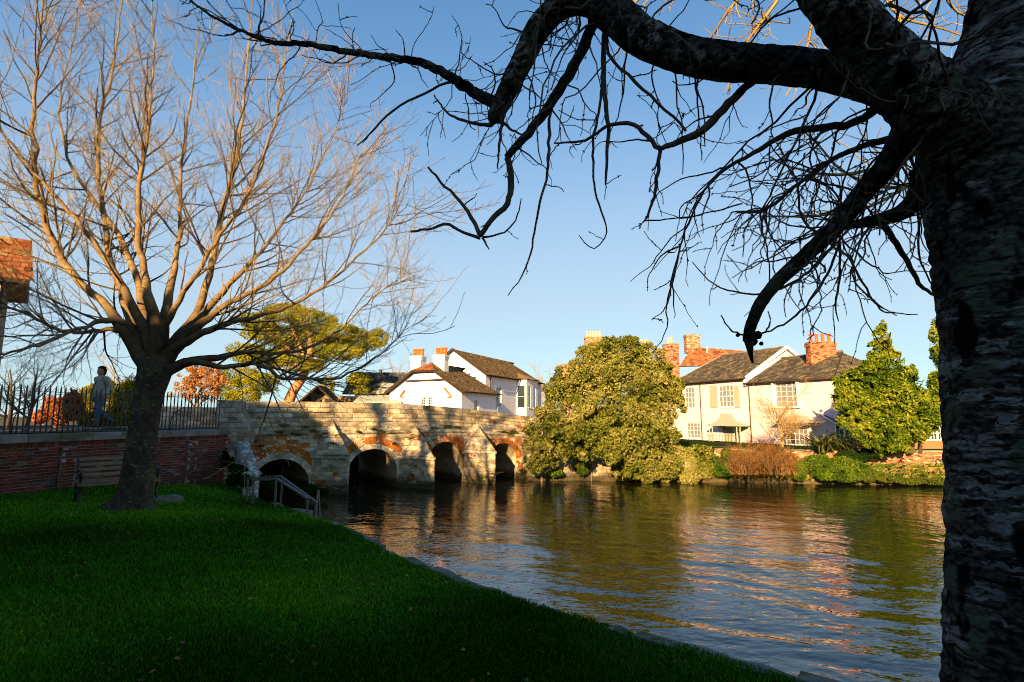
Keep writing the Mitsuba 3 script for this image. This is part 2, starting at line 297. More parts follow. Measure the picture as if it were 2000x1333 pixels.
# stone edging of the lawn
kerb = newkey('stone_edging'); tag(kerb, 'line of worn grey stones edging the lawn along the river', 'edging', kind='structure')
seg = np.concatenate([[0], np.cumsum(np.linalg.norm(np.diff(edge_f, axis=0), axis=1))]); s = 4.8
while s < seg[-1] - 12.6:
    L = rg.uniform(0.35, 0.75); q = [np.interp([s, s + L - 0.02], seg, edge_f[:, i]) for i in (0, 1)]; s += L
    a2, b2 = A(q[0][0], q[1][0]), A(q[0][1], q[1][1]); d2 = unit(b2 - a2); nn = A(d2[1], -d2[0]) * (1 if A(d2[1], -d2[0]) @ A(1, 1) > 0 else -1)
    m2 = (a2 + b2) / 2 + nn * rg.uniform(0.02, 0.08); z = lawn_z(m2[None])[0] - rg.uniform(0.06, 0.10)
    bb = trimesh.creation.box([np.linalg.norm(b2 - a2), 0.15, 0.2]).subdivide(); v = np.array(bb.vertices)
    v += (meshkit.noise(v * 5 + s * 3) - 0.5)[:, None] * 0.09 * np.sign(v)
    w = np.c_[m2 + v[:, :1] * d2 + v[:, 1:2] * nn, v[:, 2] + z]
    put('stone', (w, bb.faces), 'm_coping', kerb, uv=np.tile(A(0, rg.uniform()), (len(w), 1)))
# blades of grass
N = 330000
u_ = rg.uniform(0, 1, N * 3); yy = 3.0 * (19.5 / 3.0) ** (u_ ** 1.25); xx = rg.uniform(-1.05, 0.75, N * 3) * (yy + 1.2)
g2 = np.c_[xx, yy]; keep = shapely.contains_xy(lawnpoly.buffer(0.05), xx, yy); g2 = g2[keep][:N]
g2 = g2[np.linalg.norm(g2 - [-7.5, 11.5], axis=1) > 0.36]
n = len(g2); dn = meshkit.fbm(np.c_[g2 * 1.6, np.zeros(n)], 3, 9); dn2 = meshkit.noise(np.c_[g2 * 0.45, np.zeros(n)], 3)
near_edge = np.array([0.0]); h = (0.018 + 0.10 * dn ** 1.6 + rg.uniform(-0.008, 0.022, n)) * (0.8 + 0.03 * g2[:, 1]); wd = (0.0022 + 0.00065 * g2[:, 1]) * rg.uniform(0.7, 1.3, n)
an = rg.uniform(0, 6.283, n); side = np.c_[np.cos(an), np.sin(an), 0 * an] * wd[:, None]; le = rg.uniform(0, 6.283, n); lean = np.c_[np.cos(le), np.sin(le), 0 * le] * (h * rg.uniform(0.1, 0.8, n))[:, None]
base = np.c_[g2, lawn_z(g2) - 0.004]; mid = base + lean * 0.35 + np.c_[0 * h, 0 * h, h * 0.6]; tip = base + lean + np.c_[0 * h, 0 * h, h]
v = np.stack([base - side, base + side, mid - side * 0.8, mid + side * 0.8, tip], 1).reshape(-1, 3)
f = (np.array([[0, 1, 3], [0, 3, 2], [2, 3, 4]])[None] + (np.arange(n) * 5)[:, None, None]).reshape(-1, 3)
col = A(0.042, 0.165, 0.008) * (0.55 + 0.9 * rg.uniform(0, 1, (n, 1)) ** 1.5) * (0.35 + 1.25 * dn2)[:, None] + A(0.035, 0.022, 0.0) * (rg.uniform(0, 1, (n, 1)) > 0.88) + A(0.03, 0.018, 0.0) * np.clip((dn2 - .62) * 4, 0, 1)[:, None]
k = put('grass', (v, f), 'm_leaf', color=np.repeat(col, 5, 0)); tag(k, 'short green grass blades covering the shaded lawn', 'grass', kind='stuff')
# fallen leaves
n = 420; q = rg.uniform([-8, 3.2], [2.5, 15], (n * 3, 2)); q = q[shapely.contains_xy(lawnpoly, q[:, 0], q[:, 1])][:n]; n = len(q); c = np.c_[q, lawn_z(q) + rg.uniform(.02, .05, n)]
an = rg.uniform(0, 6.28, n); a = np.c_[np.cos(an), np.sin(an), rg.normal(0, .3, n)] * .028; e = np.c_[-np.sin(an), np.cos(an), rg.normal(0, .4, n)] * .018
v = np.stack([c - a, c + e + [0, 0, .006], c + a, c - e + [0, 0, .006]], 1).reshape(-1, 3); f = (np.array([[0, 1, 2], [0, 2, 3]])[None] + (np.arange(n) * 4)[:, None, None]).reshape(-1, 3)
k = put('fallen_leaves', (v, f), 'm_leaf', color=np.repeat(A(.22, .13, .05) * rg.uniform(.4, 1.6, (n, 1)), 4, 0)); tag(k, 'small brown fallen leaves scattered over the lawn', 'leaves', kind='stuff')
# river
xs = np.concatenate([np.arange(-16, 26, 0.085), np.arange(26, 70, 1.0)]); ys = [2.0]
while ys[-1] < 62: ys.append(ys[-1] + 0.022 + 0.0062 * max(ys[-1] - 2, 0))
ys = np.array(ys); X, Y = np.meshgrid(xs, ys); q = np.c_[X.ravel(), Y.ravel()]
def waves(q):
    x, y = q[:, 0], q[:, 1]; z = 0 * x; w = np.random.default_rng(7)
    amp = 0.35 + 1.3 * meshkit.fbm(np.c_[q * [0.16, 0.28], 0 * x], 3, 2)
    wx = (meshkit.fbm(np.c_[q * 0.5, 0 * x], 3, 21) - 0.5) * 1.6; wy = (meshkit.fbm(np.c_[q * 0.5, 0 * x + 9], 3, 22) - 0.5) * 1.6
    for lam, a in [(2.4, 0.0050), (1.6, 0.0050), (1.05, 0.0042), (0.72, 0.0030), (0.5, 0.0020), (0.36, 0.0009)]:
        for _ in range(2):
            th = math.radians(w.normal(68, 24)); kx, ky = math.cos(th) / lam, math.sin(th) / lam
            z += a * np.sin(6.283 * (kx * (x + wx) + ky * (y + wy)) + w.uniform(0, 6.28))
    fade = np.clip(1.25 - y / 60, 0.4, 1)
    return 0.62 * z * amp * fade
nx = len(xs); i, j = np.meshgrid(np.arange(len(ys) - 1), np.arange(nx - 1), indexing='ij')
f = np.stack([i * nx + j, i * nx + j + 1, (i + 1) * nx + j + 1, (i + 1) * nx + j], -1).reshape(-1, 4)
k = put('river', (np.c_[q, -1.7 + waves(q)], f), 'm_water', smooth=True); tag(k, 'rippling river reflecting the houses and evergreen trees', kind='structure')
def sheet(name, poly, z, m, kind='structure'):
    v, f = trimesh.creation.triangulate_polygon(sg.Polygon(poly), engine='earcut'); k = put(name, (np.c_[v, np.full(len(v), z)], f), m); tag(k, kind=kind); return k
sheet('ground', [(-3000, -3000), (3000, -3000), (3000, 3000), (-3000, 3000)], -2.7, 'm_earth')
FO, FU = A(-4.955, 29.916), A(math.cos(math.radians(33)), math.sin(math.radians(33))); FN = A(FU[1], -FU[0])
def fw(s, t, d):
    s, t, d = np.broadcast_arrays(np.asarray(s, float), t, d)
    return np.stack([FO[0] + FU[0] * s + FN[0] * d, FO[1] + FU[1] * s + FN[1] * d, t], -1)
F2 = lambda s, d: tuple(fw(s, 0, d)[:2])
sheet('road', [tuple(wl(-60)), tuple(wl(7.0)), F2(-8.3, -0.4), F2(8.2, -0.4), F2(8.2, -6), F2(-8.3, -6), (-40, 70), (-300, 200), (-300, -60)], 1.36, 'm_road')
sheet('far_ground', [(1.6, 34.5), (4, 40), (16, 60), (120, 80), (1500, 80), (1500, 1500), (-1500, 1500), (-300, 201), (-40, 70), (-13, 48), (-6, 42)], 0.3, 'm_earth')
GP = [(1.6, 32.6), (7.2, 32.4), P(1390, 890, 33.0)[:2], P(1900, 880, 30.9)[:2], (60, 28.5), (120, 80), (16, 60), (4, 40), (1.6, 34.5)]
sheet('garden', [tuple(p) for p in GP], -0.12, 'm_lawn')
sheet('pavement', [tuple(wl(-60) - WN * 0.3), tuple(wl(7.0) - WN * 0.3), tuple(wl(7.0) - WN * 2.4), tuple(wl(-60) - WN * 2.4)], 1.49, 'm_coping')
# sloping strip of the far bank
b = MB(); n = 90; t = np.linspace(0, 1, n); wx = 1.2 + t * 60
wy = np.interp(wx, [1.2, 7, 12.5, 22, 62], [32.1, 31.9, 31.4, 29.7, 28.2]) + (meshkit.fbm(np.c_[wx, 0 * wx, 0 * wx], 3, 4) - 0.5) * 0.7
prof = [(0, -2.1), (0.06, -1.62), (0.5, -1.25), (1.0, -0.98), (2.2, -0.9)]
v = np.stack([np.c_[wx, wy + d, np.full(n, z) + (0.14 * (meshkit.fbm(np.c_[wx * 1.5, wx * 0 + d * 3, 0 * wx], 3, 8) - 0.5) if 0 < d else 0)] for d, z in prof], 1).reshape(-1, 3)
i, j = np.meshgrid(np.arange(n - 1), np.arange(4), indexing='ij'); f = np.stack([i * 5 + j, (i + 1) * 5 + j, (i + 1) * 5 + j + 1, i * 5 + j + 1], -1).reshape(-1, 4)
k = put('far_bank', (v, f), 'm_earth', smooth=True); tag(k, kind='structure')

# ---------------------------------------------------------------- stone bridge
rb = np.random.default_rng(12)
bridge = thing('stone_bridge', 'old humped stone bridge with four arches, ironstone rings and pointed cutwaters', 'bridge')
ARCH = [(-6.57, 1.27, -1.35, 1.25, 0.30, 0.34), (-2.28, 1.26, -0.90, 1.12, 0.26, 0.34), (1.67, 1.08, -0.62, 1.10, 0.0, 0.36), (5.30, 0.90, -0.52, 0.84, 0.0, 0.27)]
zstr = lambda s: np.interp(s, [-9, -4.5, -0.4, 1.7, 3.9, 7.3, 9], [1.0, 1.0, 0.98, 1.02, 0.90, 0.56, 0.45])
ztop = lambda s: np.interp(s, [-9, -8.2, -3, -0.4, 2.6, 7.35, 9], [2.5, 2.5, 2.52, 2.46, 2.28, 1.80, 1.62])
def arch_poly(a, grow):
    sc, ha, zs, hb, r1, r2 = a; th = np.linspace(0, math.pi, 25)
    pts = [(sc + (ha + grow) * math.cos(t), zs + (hb + grow) * math.sin(t)) for t in th]
    return sg.Polygon([(sc + ha + min(grow, 0.0), -3)] + [(sc + ha + min(grow, 0), zs)] * (grow > 0) + pts + [(sc - ha - min(grow, 0), zs)] * (grow > 0) + [(sc - ha, -3)]).buffer(0)
outl = [(-8.6, -2.6)] + [(s, float(zstr(s))) for s in np.linspace(-8.6, 8.1, 30)] + [(8.1, -2.6)]
holes = shapely.union_all([arch_poly(a, 0) for a in ARCH])
core = sg.Polygon(outl).difference(holes)
b = MB(); b.poly(core, fw(0, 0, 0) * [1, 1, 0], A(*FU, 0), UP, A(*FN, 0), -6.0, -0.02)
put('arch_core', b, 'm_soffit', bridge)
# spandrels
S, TIP = [(-5.28, -3.50), (-0.95, 0.60), (2.75, 4.40)], [(-3.95, 1.5), (0.08, 2.0), (3.65, 1.85)]
NTOP, APEX = [0.02, -0.16, 0.02], [(-4.39, 1.62), (-0.12, 1.42), (3.55, 1.45)]
noses = [sg.Polygon([(l, -3), (l, t), (a[0], a[1]), (r, t), (r, -3)]) for (l, r), t, a in zip(S, NTOP, APEX)]
span = sg.Polygon(outl).difference(shapely.union_all([arch_poly(a, a[4] + a[5]) for a in ARCH])).difference(shapely.union_all(noses).buffer(-0.08))
def stone_tone(s, t):
    r = rb.uniform()
    if s < -7.3 and t > 0.2: return 2
    return 2 if r < 0.11 else 1 if r < 0.6 else 3 if r < 0.75 else 0 if r < 0.92 else 4
rows = [-2.3]
while rows[-1] < 1.0: rows.append(rows[-1] + rb.uniform(0.16, 0.27))
lst = pieces(span, rows, (0.22, 0.6), rb, lambda s, t, d: fw(s, t, d - 0.05), th=0.06, proud=0.02, bev=0.02, skew=0.012, tone=stone_tone)
# parapet, courses follow its curve
pb = sg.Polygon([(-8.2, 0), (8.1, 0), (8.1, 1), (-8.2, 1)])
ptop = lambda s, t: zstr(s) + 0.13 + t * (ztop(s) - zstr(s) - 0.13)
def par_tone(s, t):
    r = rb.uniform(); return 2 if r < 0.008 else 1 if r < 0.45 else 0 if r < 0.72 else 4 if r < 0.80 else 3 if r < 0.88 else 5
lst += pieces(pb, [0, 0.15, 0.31, 0.45, 0.62, 0.79, 1.0], (0.24, 0.72), rb, lambda s, t, d: fw(s, ptop(s, t), d - 0.05), th=0.06, gap=0.014, proud=0.02, bev=0.02, skew=0.008, tone=par_tone)
b, b2 = MB(), MB(); sl = np.linspace(-8.3, 8.1, 40)
for s0, s1 in zip(sl[:-1], sl[1:]):
    for d0, d1 in ((-0.48, -0.035),):
        q = [fw(s, z, d) for s in (s0, s1) for d in (d0, d1) for z in (zstr(s) - 0.1, ztop(s) - 0.02)]
        b.add(q, [[0, 2, 3, 1], [4, 5, 7, 6], [0, 1, 5, 4], [2, 6, 7, 3], [1, 3, 7, 5]])
    q = [fw(s, z, d) for s in (s0, s1) for d in (-6.05, -5.5) for z in (1.0, ztop(s) - 0.02)]
    b2.add(q, [[0, 2, 3, 1], [4, 5, 7, 6], [0, 1, 5, 4], [2, 6, 7, 3], [1, 3, 7, 5]])
put('rear_parapet', b2, 'm_mortar', bridge)
put('parapet_core', b, 'm_mortar', bridge)
# string course
s = -8.2
while s < 8.0:
    L = rb.uniform(0.6, 1.1); e = min(s + L, 8.05); d = 0.11 + rb.uniform(-0.02, 0.02)
    q = [fw(x, zstr(x) + z, dd) for x in (s, e - 0.012) for dd, z in ((-0.04, -0.02), (d * 0.6, -0.02), (d, 0.035), (d, 0.10), (0.03, 0.15), (-0.04, 0.15))]
    put('string_course', (np.array(q), np.array([[i, (i + 1) % 6, 6 + (i + 1) % 6, 6 + i] for i in range(6)] + [[0, 5, 4, 3], [0, 3, 2, 1], [6, 7, 8, 9], [6, 9, 10, 11]])), 'm_stone', bridge, uv=np.tile(A(3 if rb.uniform() < 0.4 else 0, rb.uniform()), (12, 1)))
    s = e
# rings
def ring(a, r0, r1, n, d0, d1, tone, name, jag=0.0):
    sc, ha, zs, hb = a[:4]; cuts = np.linspace(0, math.pi, n + 1); cuts[1:-1] += rb.uniform(-0.25, 0.25, n - 1) * math.pi / n
    for i in range(n):
        g = 0.006; th = np.linspace(cuts[i] + g, cuts[i + 1] - g, 4); ro = r1 + rb.uniform(-jag, jag); dd = d1 + rb.uniform(-0.012, 0.012)
        if sc < -6 and th.mean() > 2.7: continue
        v = [fw(sc + (ha + r) * math.cos(t), zs + (hb + r) * math.sin(t), d) for t in th for r, d in ((r0, d0), (r0, dd), (ro, dd), (ro, d0))]
        f = [[j * 4 + k, j * 4 + (k + 1) % 4, j * 4 + 4 + (k + 1) % 4, j * 4 + 4 + k] for j in range(3) for k in range(4)] + [[0, 3, 2, 1], [12, 13, 14, 15]]
        tv = tone if rb.uniform() < 0.88 else (1 if tone == 2 else 0)
        put(name, (np.array(v), np.array(f)), 'm_stone', bridge, uv=np.tile(A(tv, rb.uniform()), (len(v), 1)))
for a, n1, n2 in zip(ARCH, (17, 15, 0, 0), (13, 15, 19, 16)):
    if a[4]: ring(a, -0.0, a[4] - 0.01, n1, -0.5, 0.02, 3, 'voussoir')
    ring(a, a[4], a[4] + a[5], n2, -0.3, 0.045, 2, 'ring_stone', 0.05)
    if a[4]:
        for sg_ in (-1, 1):
            for z0 in np.arange(a[2] - 0.02, -2.2, -0.33):
                if sg_ < 0 and a[0] < -6: continue
                sx = a[0] + sg_ * (a[1] + a[4] / 2); b = MB(); b.box(fw(sx, z0 - 0.16, -0.2), A(*FU, 0) * (a[4] / 2 - 0.005), A(*FN, 0) * 0.215, UP * 0.158)
                put('jamb_stone', b, 'm_stone', bridge, uv=np.tile(A(1 if rb.uniform() < 0.6 else 3, rb.uniform()), (8, 1)))
# cutwaters
for (l, r), tip, zt, ap in zip(S, TIP, NTOP, APEX):
    L0, R0, TP = fw(l, 0, 0), fw(r, 0, 0), fw(tip[0], 0, tip[1]); cw = newkey(bridge + '__cutwater'); ins = 0.06
    m = (L0 + R0 + TP) / 3; sh = lambda p: m + (p - m) * 0.95
    ax = fw(ap[0], ap[1], 0.0)
    b = MB(); b.add([sh(L0) + UP * -2.6, sh(TP) + UP * -2.6, sh(R0) + UP * -2.6, sh(L0) + UP * zt, sh(TP) + UP * zt, sh(R0) + UP * zt, ax - UP * 0.06], [[0, 1, 4], [0, 4, 3], [1, 2, 5], [1, 5, 4], [3, 4, 6], [4, 5, 6]])
    scene[cw] = mikit.ply(b.get(), 'm_mortar')
    lf = []
    for a0, a1 in ((L0, TP), (TP, R0)):
        w_ = np.linalg.norm(a1 - a0); e = (a1 - a0) / w_; nn = np.cross(e, UP)
        rows = [-2.3]
        while rows[-1] < zt - 0.32: rows.append(rows[-1] + rb.uniform(0.19, 0.29))
        rows[-1] = zt - 0.16
        lf += pieces(sg.box(0, -2.4, w_, zt - 0.16), rows, (0.25, 0.6), rb, lambda s, t, d, a0=a0, e=e, nn=nn: a0 + s[:, None] * e + t[:, None] * UP + (d - 0.05)[:, None] * nn, th=0.055, proud=0.012, bev=0.018, skew=0.008,
                     tone=lambda s, t: (2 if rb.uniform() < 0.07 else 1 if rb.uniform() < 0.5 else 0 if rb.uniform() < 0.6 else 5))
        lf += pieces(sg.box(-0.04, zt - 0.15, w_ + 0.04, zt), [zt - 0.15, zt], (0.5, 0.9), rb, lambda s, t, d, a0=a0, e=e, nn=nn: a0 + s[:, None] * e + t[:, None] * UP + (d - 0.05)[:, None] * nn, th=0.11, proud=0.01, bev=0.02, tone=lambda s, t: 3)
        # weathered slope
        o = a0 + UP * zt; sl_ = ax - o; sl_ = sl_ - e * (sl_ @ e); hh = np.linalg.norm(sl_); g = sl_ / hh; sn = np.cross(e, g)
        xa = (ax - o) @ e; rows = list(np.linspace(0, hh, max(4, int(hh / 0.22))))
        lf += pieces(sg.Polygon([(0, 0), (w_, 0), (xa, hh)]), rows, (0.3, 0.75), rb, lambda s, t, d, o=o, e=e, g=g, sn=sn: o + s[:, None] * e + t[:, None] * g + (d - 0.04 - 0.12 * (t % 0.22))[:, None] * sn, th=0.075, proud=0.02, bev=0.02, skew=0.01,
                     tone=lambda s, t: (3 if rb.uniform() < 0.35 else 1 if rb.uniform() < 0.6 else 0 if rb.uniform() < 0.6 else 2))
    emit(cw, 'stone', lf, 'm_stone', 120)
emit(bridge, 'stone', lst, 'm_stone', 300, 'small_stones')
# right abutment, stepping forward, and low quay wall under the evergreen
ab = thing('river_wall', 'yellowish stone river wall under the overhanging evergreen tree', 'wall')
a0, a1 = P(1030, 940, 31.9), P(1245, 938, 32.0); e = unit((a1 - a0) * [1, 1, 0]); nn = np.cross(e, UP); Lw = np.linalg.norm((a1 - a0)[:2])
b = MB(); b.box((a0 + a1) / 2 * [1, 1, 0] + UP * -1.15 - nn * 0.35, e * Lw / 2, nn * 0.3, UP * 0.95); put('wall_core', b, 'm_mortar', ab)
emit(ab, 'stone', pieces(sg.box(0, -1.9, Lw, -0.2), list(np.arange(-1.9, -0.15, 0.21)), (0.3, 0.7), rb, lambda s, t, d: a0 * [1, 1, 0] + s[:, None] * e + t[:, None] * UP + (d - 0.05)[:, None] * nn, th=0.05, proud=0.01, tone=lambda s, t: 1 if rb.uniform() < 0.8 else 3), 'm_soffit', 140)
b = MB(); b.bar(P(1057.5, 900, 31.8), P(1058, 955, 31.8), 0.09, 0.09); put('post', b, 'm_wood', ab)
b = MB(); b.bar(P(1156, 893, 31.9), P(1155, 945, 31.9), 0.06, 0.06); put('post', b, 'm_wood', ab)
# ---------------------------------------------------------------- brick wall, pier, fence at the left
rw = np.random.default_rng(3)
bw = thing('brick_wall', 'dark red brick retaining wall with stone coping behind the bench', 'wall')
WL = np.linalg.norm(WB - WA)
wm = lambda s, t, d: np.stack([WA[0] + WU[0] * s + WN[0] * d, WA[1] + WU[1] * s + WN[1] * d, t], -1)
b = MB(); b.box(wm(A(-20 + (WL + 20.0) / 2), A(0.3), A(-0.175))[0], A(*WU, 0) * (WL + 20) / 2, A(*WN, 0) * 0.165, UP * 0.95); put('wall_core', b, 'm_lime', bw)
def wtone(s, t): r = rw.uniform(); return 0 if r < 0.55 else 1 if r < 0.8 else 2 if r < 0.93 else 3
lst = pieces(sg.box(-1.5, -0.55, WL, 1.06), list(np.arange(-0.595, 1.09, 0.075)), (0.215, 0.215), rw, lambda s, t, d: wm(s, t, d - 0.02), th=0.022, gap=0.011, bev=0.004, proud=0.004, tone=wtone)
for pc in (1.55, 5.4):        # brick piers standing forward of the wall
    b = MB(); b.box(wm(A(pc), A(0.25), A(0.045))[0], A(*WU, 0) * 0.17, A(*WN, 0) * 0.04, UP * 0.78); put('pier_core', b, 'm_lime', bw)
    lst += pieces(sg.box(pc - 0.17, -0.5, pc + 0.17, 1.02), list(np.arange(-0.595, 1.09, 0.075)), (0.16, 0.23), rw, lambda s, t, d: wm(s, t, d + 0.075), th=0.022, gap=0.011, bev=0.004, proud=0.004, tone=wtone)
emit(bw, 'brick', lst, 'm_brick', 300)
lst = pieces(sg.box(-1.5, 1.07, WL, 1.19), [1.07, 1.19], (0.065, 0.065), rw, lambda s, t, d: wm(s, t, d - 0.02), th=0.06, gap=0.01, bev=0.004, proud=0.006, tone=wtone)
emit(bw, 'soldier_brick', lst, 'm_brick', 130)
s = -9.0
while s < WL + 0.1:
    e = min(s + rw.uniform(0.75, 1.1), WL + 0.12); c = wm(A((s + e) / 2), A(1.295), A(-0.16))[0]
    b = MB(); hx, hy, hz = A(*WU, 0) * ((e - s) / 2 - 0.006), A(*WN, 0) * 0.25, UP * 0.1
    q = [c - hx + hy * a + hz * z for a, z in ((-1, -1), (1, -1), (1.0, 0.55), (0.86, 1), (-0.86, 1), (-1, 0.55))]; q += [x + 2 * hx for x in q]
    b.add(q, [[i, (i + 1) % 6, 6 + (i + 1) % 6, 6 + i] for i in range(6)] + [[0, 5, 4, 3], [0, 3, 2, 1], [6, 7, 8, 9], [6, 9, 10, 11]])
    put('coping_stone', b, 'm_coping', bw, uv=np.tile(A(0, rw.uniform()), (12, 1))); s = e
# iron railings
fence = thing('iron_fence', 'black iron railings standing on the brick wall coping', 'fence')
zc = 1.395; s = -3.0; i = 0
while s < WL - 0.25:
    h = 1.17 + rw.uniform(-0.01, 0.01); lean = rw.normal(0, 0.008); b = MB(); o = wm(A(s), A(zc), A(-0.16))[0]; tp = wm(A(s + lean), A(zc + h), A(-0.16 + rw.normal(0, 0.006)))[0]
    b.tube([o, o + (tp - o) * 0.93, tp], [0.018, 0.018, 0.005], 6); put('picket', b, 'm_black_iron', fence); s += 0.132; i += 1
for z in (0.10, 1.02):
    b = MB(); b.bar(wm(A(-3.1), A(zc + z), A(-0.16))[0], wm(A(WL - 0.2), A(zc + z), A(-0.16))[0], 0.012, 0.045, side=UP); put('rail', b, 'm_black_iron', fence)
for sp in (0.6, 2.4, 5.1):
    b = MB(); b.tube(spline([wm(A(sp), A(zc + 0.62), A(-0.17))[0], wm(A(sp + 0.02), A(zc + 0.56), A(-0.42))[0], wm(A(sp + 0.03), A(zc + 0.3), A(-0.6))[0], wm(A(sp + 0.03), A(zc - 0.03), A(-0.62))[0]], 10), 0.014, 6); put('stay', b, 'm_black_iron', fence)
# stone pier and ramped wing wall where the fence meets the bridge
rp = np.random.default_rng(8)
wing = thing('wing_wall', 'grey stone wing wall and pier at the near end of the bridge parapet', 'wall')
p0, p1 = P(438, 838, 20.0), P(487, 838, 20.6); e = unit((p1 - p0) * [1, 1, 0]); nn = np.cross(e, UP); Lp = np.linalg.norm((p1 - p0)[:2]); p0 = p0 * [1, 1, 0]
zz = lambda px, py, Y: P(px, py, Y)[2]
low = sg.box(0, -0.9, Lp, zz(460, 834, 20.2))
b = MB(); b.poly(low.buffer(-0.02), p0, e, UP, nn, -0.7, -0.03); put('pier_core', b, 'm_mortar', wing)
emit(wing, 'stone', pieces(low, list(np.arange(-1.0, 1.5, 0.235)), (0.35, 0.8), rp, lambda s, t, d: p0 + s[:, None] * e + t[:, None] * UP + (d - 0.05)[:, None] * nn, th=0.05, proud=0.012, tone=lambda s, t: 5 if rp.uniform() < 0.6 else 0), 'm_stone')
Yw = 24.2; w0, w1 = P(424, 800, Yw) * [1, 1, 0], P(489, 800, Yw) * [1, 1, 0]; Lw_ = w1[0] - w0[0]; ww = lambda px: (px - 424) / 65 * Lw_
up_ = sg.Polygon([(0, zz(430, 781, Yw)), (ww(458), zz(455, 783, Yw)), (ww(472), zz(472, 806, Yw)), (Lw_, zz(489, 834, Yw)), (Lw_, 0.6), (0, 0.6)])
b = MB(); b.poly(up_.buffer(-0.02), w0, A(1, 0, 0), UP, A(0, -1, 0), -0.6, -0.03); put('wall_core', b, 'm_mortar', wing)
emit(wing, 'wing_stone', pieces(up_, list(np.arange(0.5, 2.8, 0.21)), (0.3, 0.75), rp, lambda s, t, d: w0 + s[:, None] * A(1, 0, 0) + t[:, None] * UP + (d - 0.05)[:, None] * A(0, -1, 0), th=0.05, proud=0.012, tone=lambda s, t: 5 if rp.uniform() < 0.6 else 0), 'm_stone')
b = MB(); b.box((P(487, 900, 20.6) * [1, 1, 0] + w1) / 2 + A(-.35, 0, 0.2), (w1 - P(487, 900, 20.6) * [1, 1, 0]) / 2, A(.3, 0, 0), UP * 1.1); put('return_wall', b, 'm_stone', wing, uv=np.tile(A(5, .4), (8, 1)))
# lichen covered ramp wall down to the river steps
ramp = thing('ramp_wall', 'low sloping wall with round top white with lichen beside the river steps', 'wall')
r0, r1 = P(474, 866, 19.6), P(493, 921, 18.0); d_ = unit(r1 - r0); h_ = unit(np.cross(d_, UP)); g_ = np.cross(h_, d_)
th = np.linspace(0, math.pi, 9); k_ = 12; v = []
for i in range(k_):
    c = r0 + (r1 - r0) * i / (k_ - 1)
    for t in th: v.append(c + h_ * 0.24 * math.cos(t) + g_ * 0.16 * (math.sin(t) - 0.6) + rp.normal(0, 0.006, 3))
    v.append(c - h_ * 0.2 - UP * 1.2); v.append(c + h_ * 0.2 - UP * 1.2)
f = [[i * 11 + j, i * 11 + (j + 1) % 11, i * 11 + 11 + (j + 1) % 11, i * 11 + 11 + j] for i in range(k_ - 1) for j in range(11)]
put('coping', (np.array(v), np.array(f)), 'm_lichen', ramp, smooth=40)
q0 = P(492, 923, 17.7); b = MB(); b.box(q0 - UP * 0.62, A(0.17, 0, 0), A(0, 0.17, 0), UP * 0.54); put('end_post', b, 'm_lichen', ramp)
b = MB(); b.box(q0 - UP * 0.04, A(0.2, 0, 0), A(0, 0.2, 0), UP * 0.035); b.add([q0 + A(x, y, -0.005) for x, y in ((-.2, -.2), (.2, -.2), (.2, .2), (-.2, .2))] + [q0 + UP * 0.09], [[0, 1, 4], [1, 2, 4], [2, 3, 4], [3, 0, 4]]); put('post_cap', b, 'm_lichen', ramp)
# steel handrails down the steps
def handrail(name, label, pts, posts):
    k = thing(name, label, 'handrail'); pts = [np.asarray(p, float) for p in pts]
    b = MB()
    for a, c in zip(pts[:-1], pts[1:]): b.bar(a - unit(c - a) * 0.02, c + unit(c - a) * 0.02, 0.05, 0.05)
    put('rail', b, 'm_steel', k)
    for p, zb in posts:
        b = MB(); b.bar(A(p[0], p[1], zb), p - UP * 0.026, 0.048, 0.05, side=A(1, 0.3, 0)); put('post', b, 'm_steel', k)
h0, h1, h2 = P(484, 935, 16.3), P(548, 931, 15.9), P(617, 981, 15.6)
g0, g1, g2 = P(496, 938, 15.5), P(541, 936, 15.1), P(601, 974, 14.8)
handrail('steel_handrail', 'far grey steel handrail sloping down the river steps', [h0, h1 + A(-.15, 0, 0), h1, h2], [(h0, -0.7), (P(551, 933, 15.85), -1.9), (h2, -1.95)])
handrail('steel_handrail', 'near grey steel handrail with sunlit top bar beside the lawn', [g0, g1, g2], [(g0, -0.75), (g1 + A(-0.02, 0, 0), -1.2), (g2, -1.95)])
b = MB()
for i in range(7): b.box(P(548, 960, 15.4) * [1, 1, 0] + A(0.18 * i + 0.1, -0.12 * i, -0.85 - 0.16 * i), A(0.3, -0.18, 0), A(0.35, 0.55, 0), UP * 0.16)
k = put('steps', b, 'm_coping'); tag(k, 'stone steps running down into the river beside the handrails', kind='structure')
b = MB(); b.tube([P(621, 958, 17.0), P(617, 1010, 16.2), P(615, 1040, 16.1)], 0.022, 6); b.tube([P(623, 958, 17.0), P(625, 1010, 16.6)], 0.02, 6)
k = put('mooring_pole', b, 'm_wood'); tag(k, 'thin weathered pole leaning in the water below the handrails', 'pole')
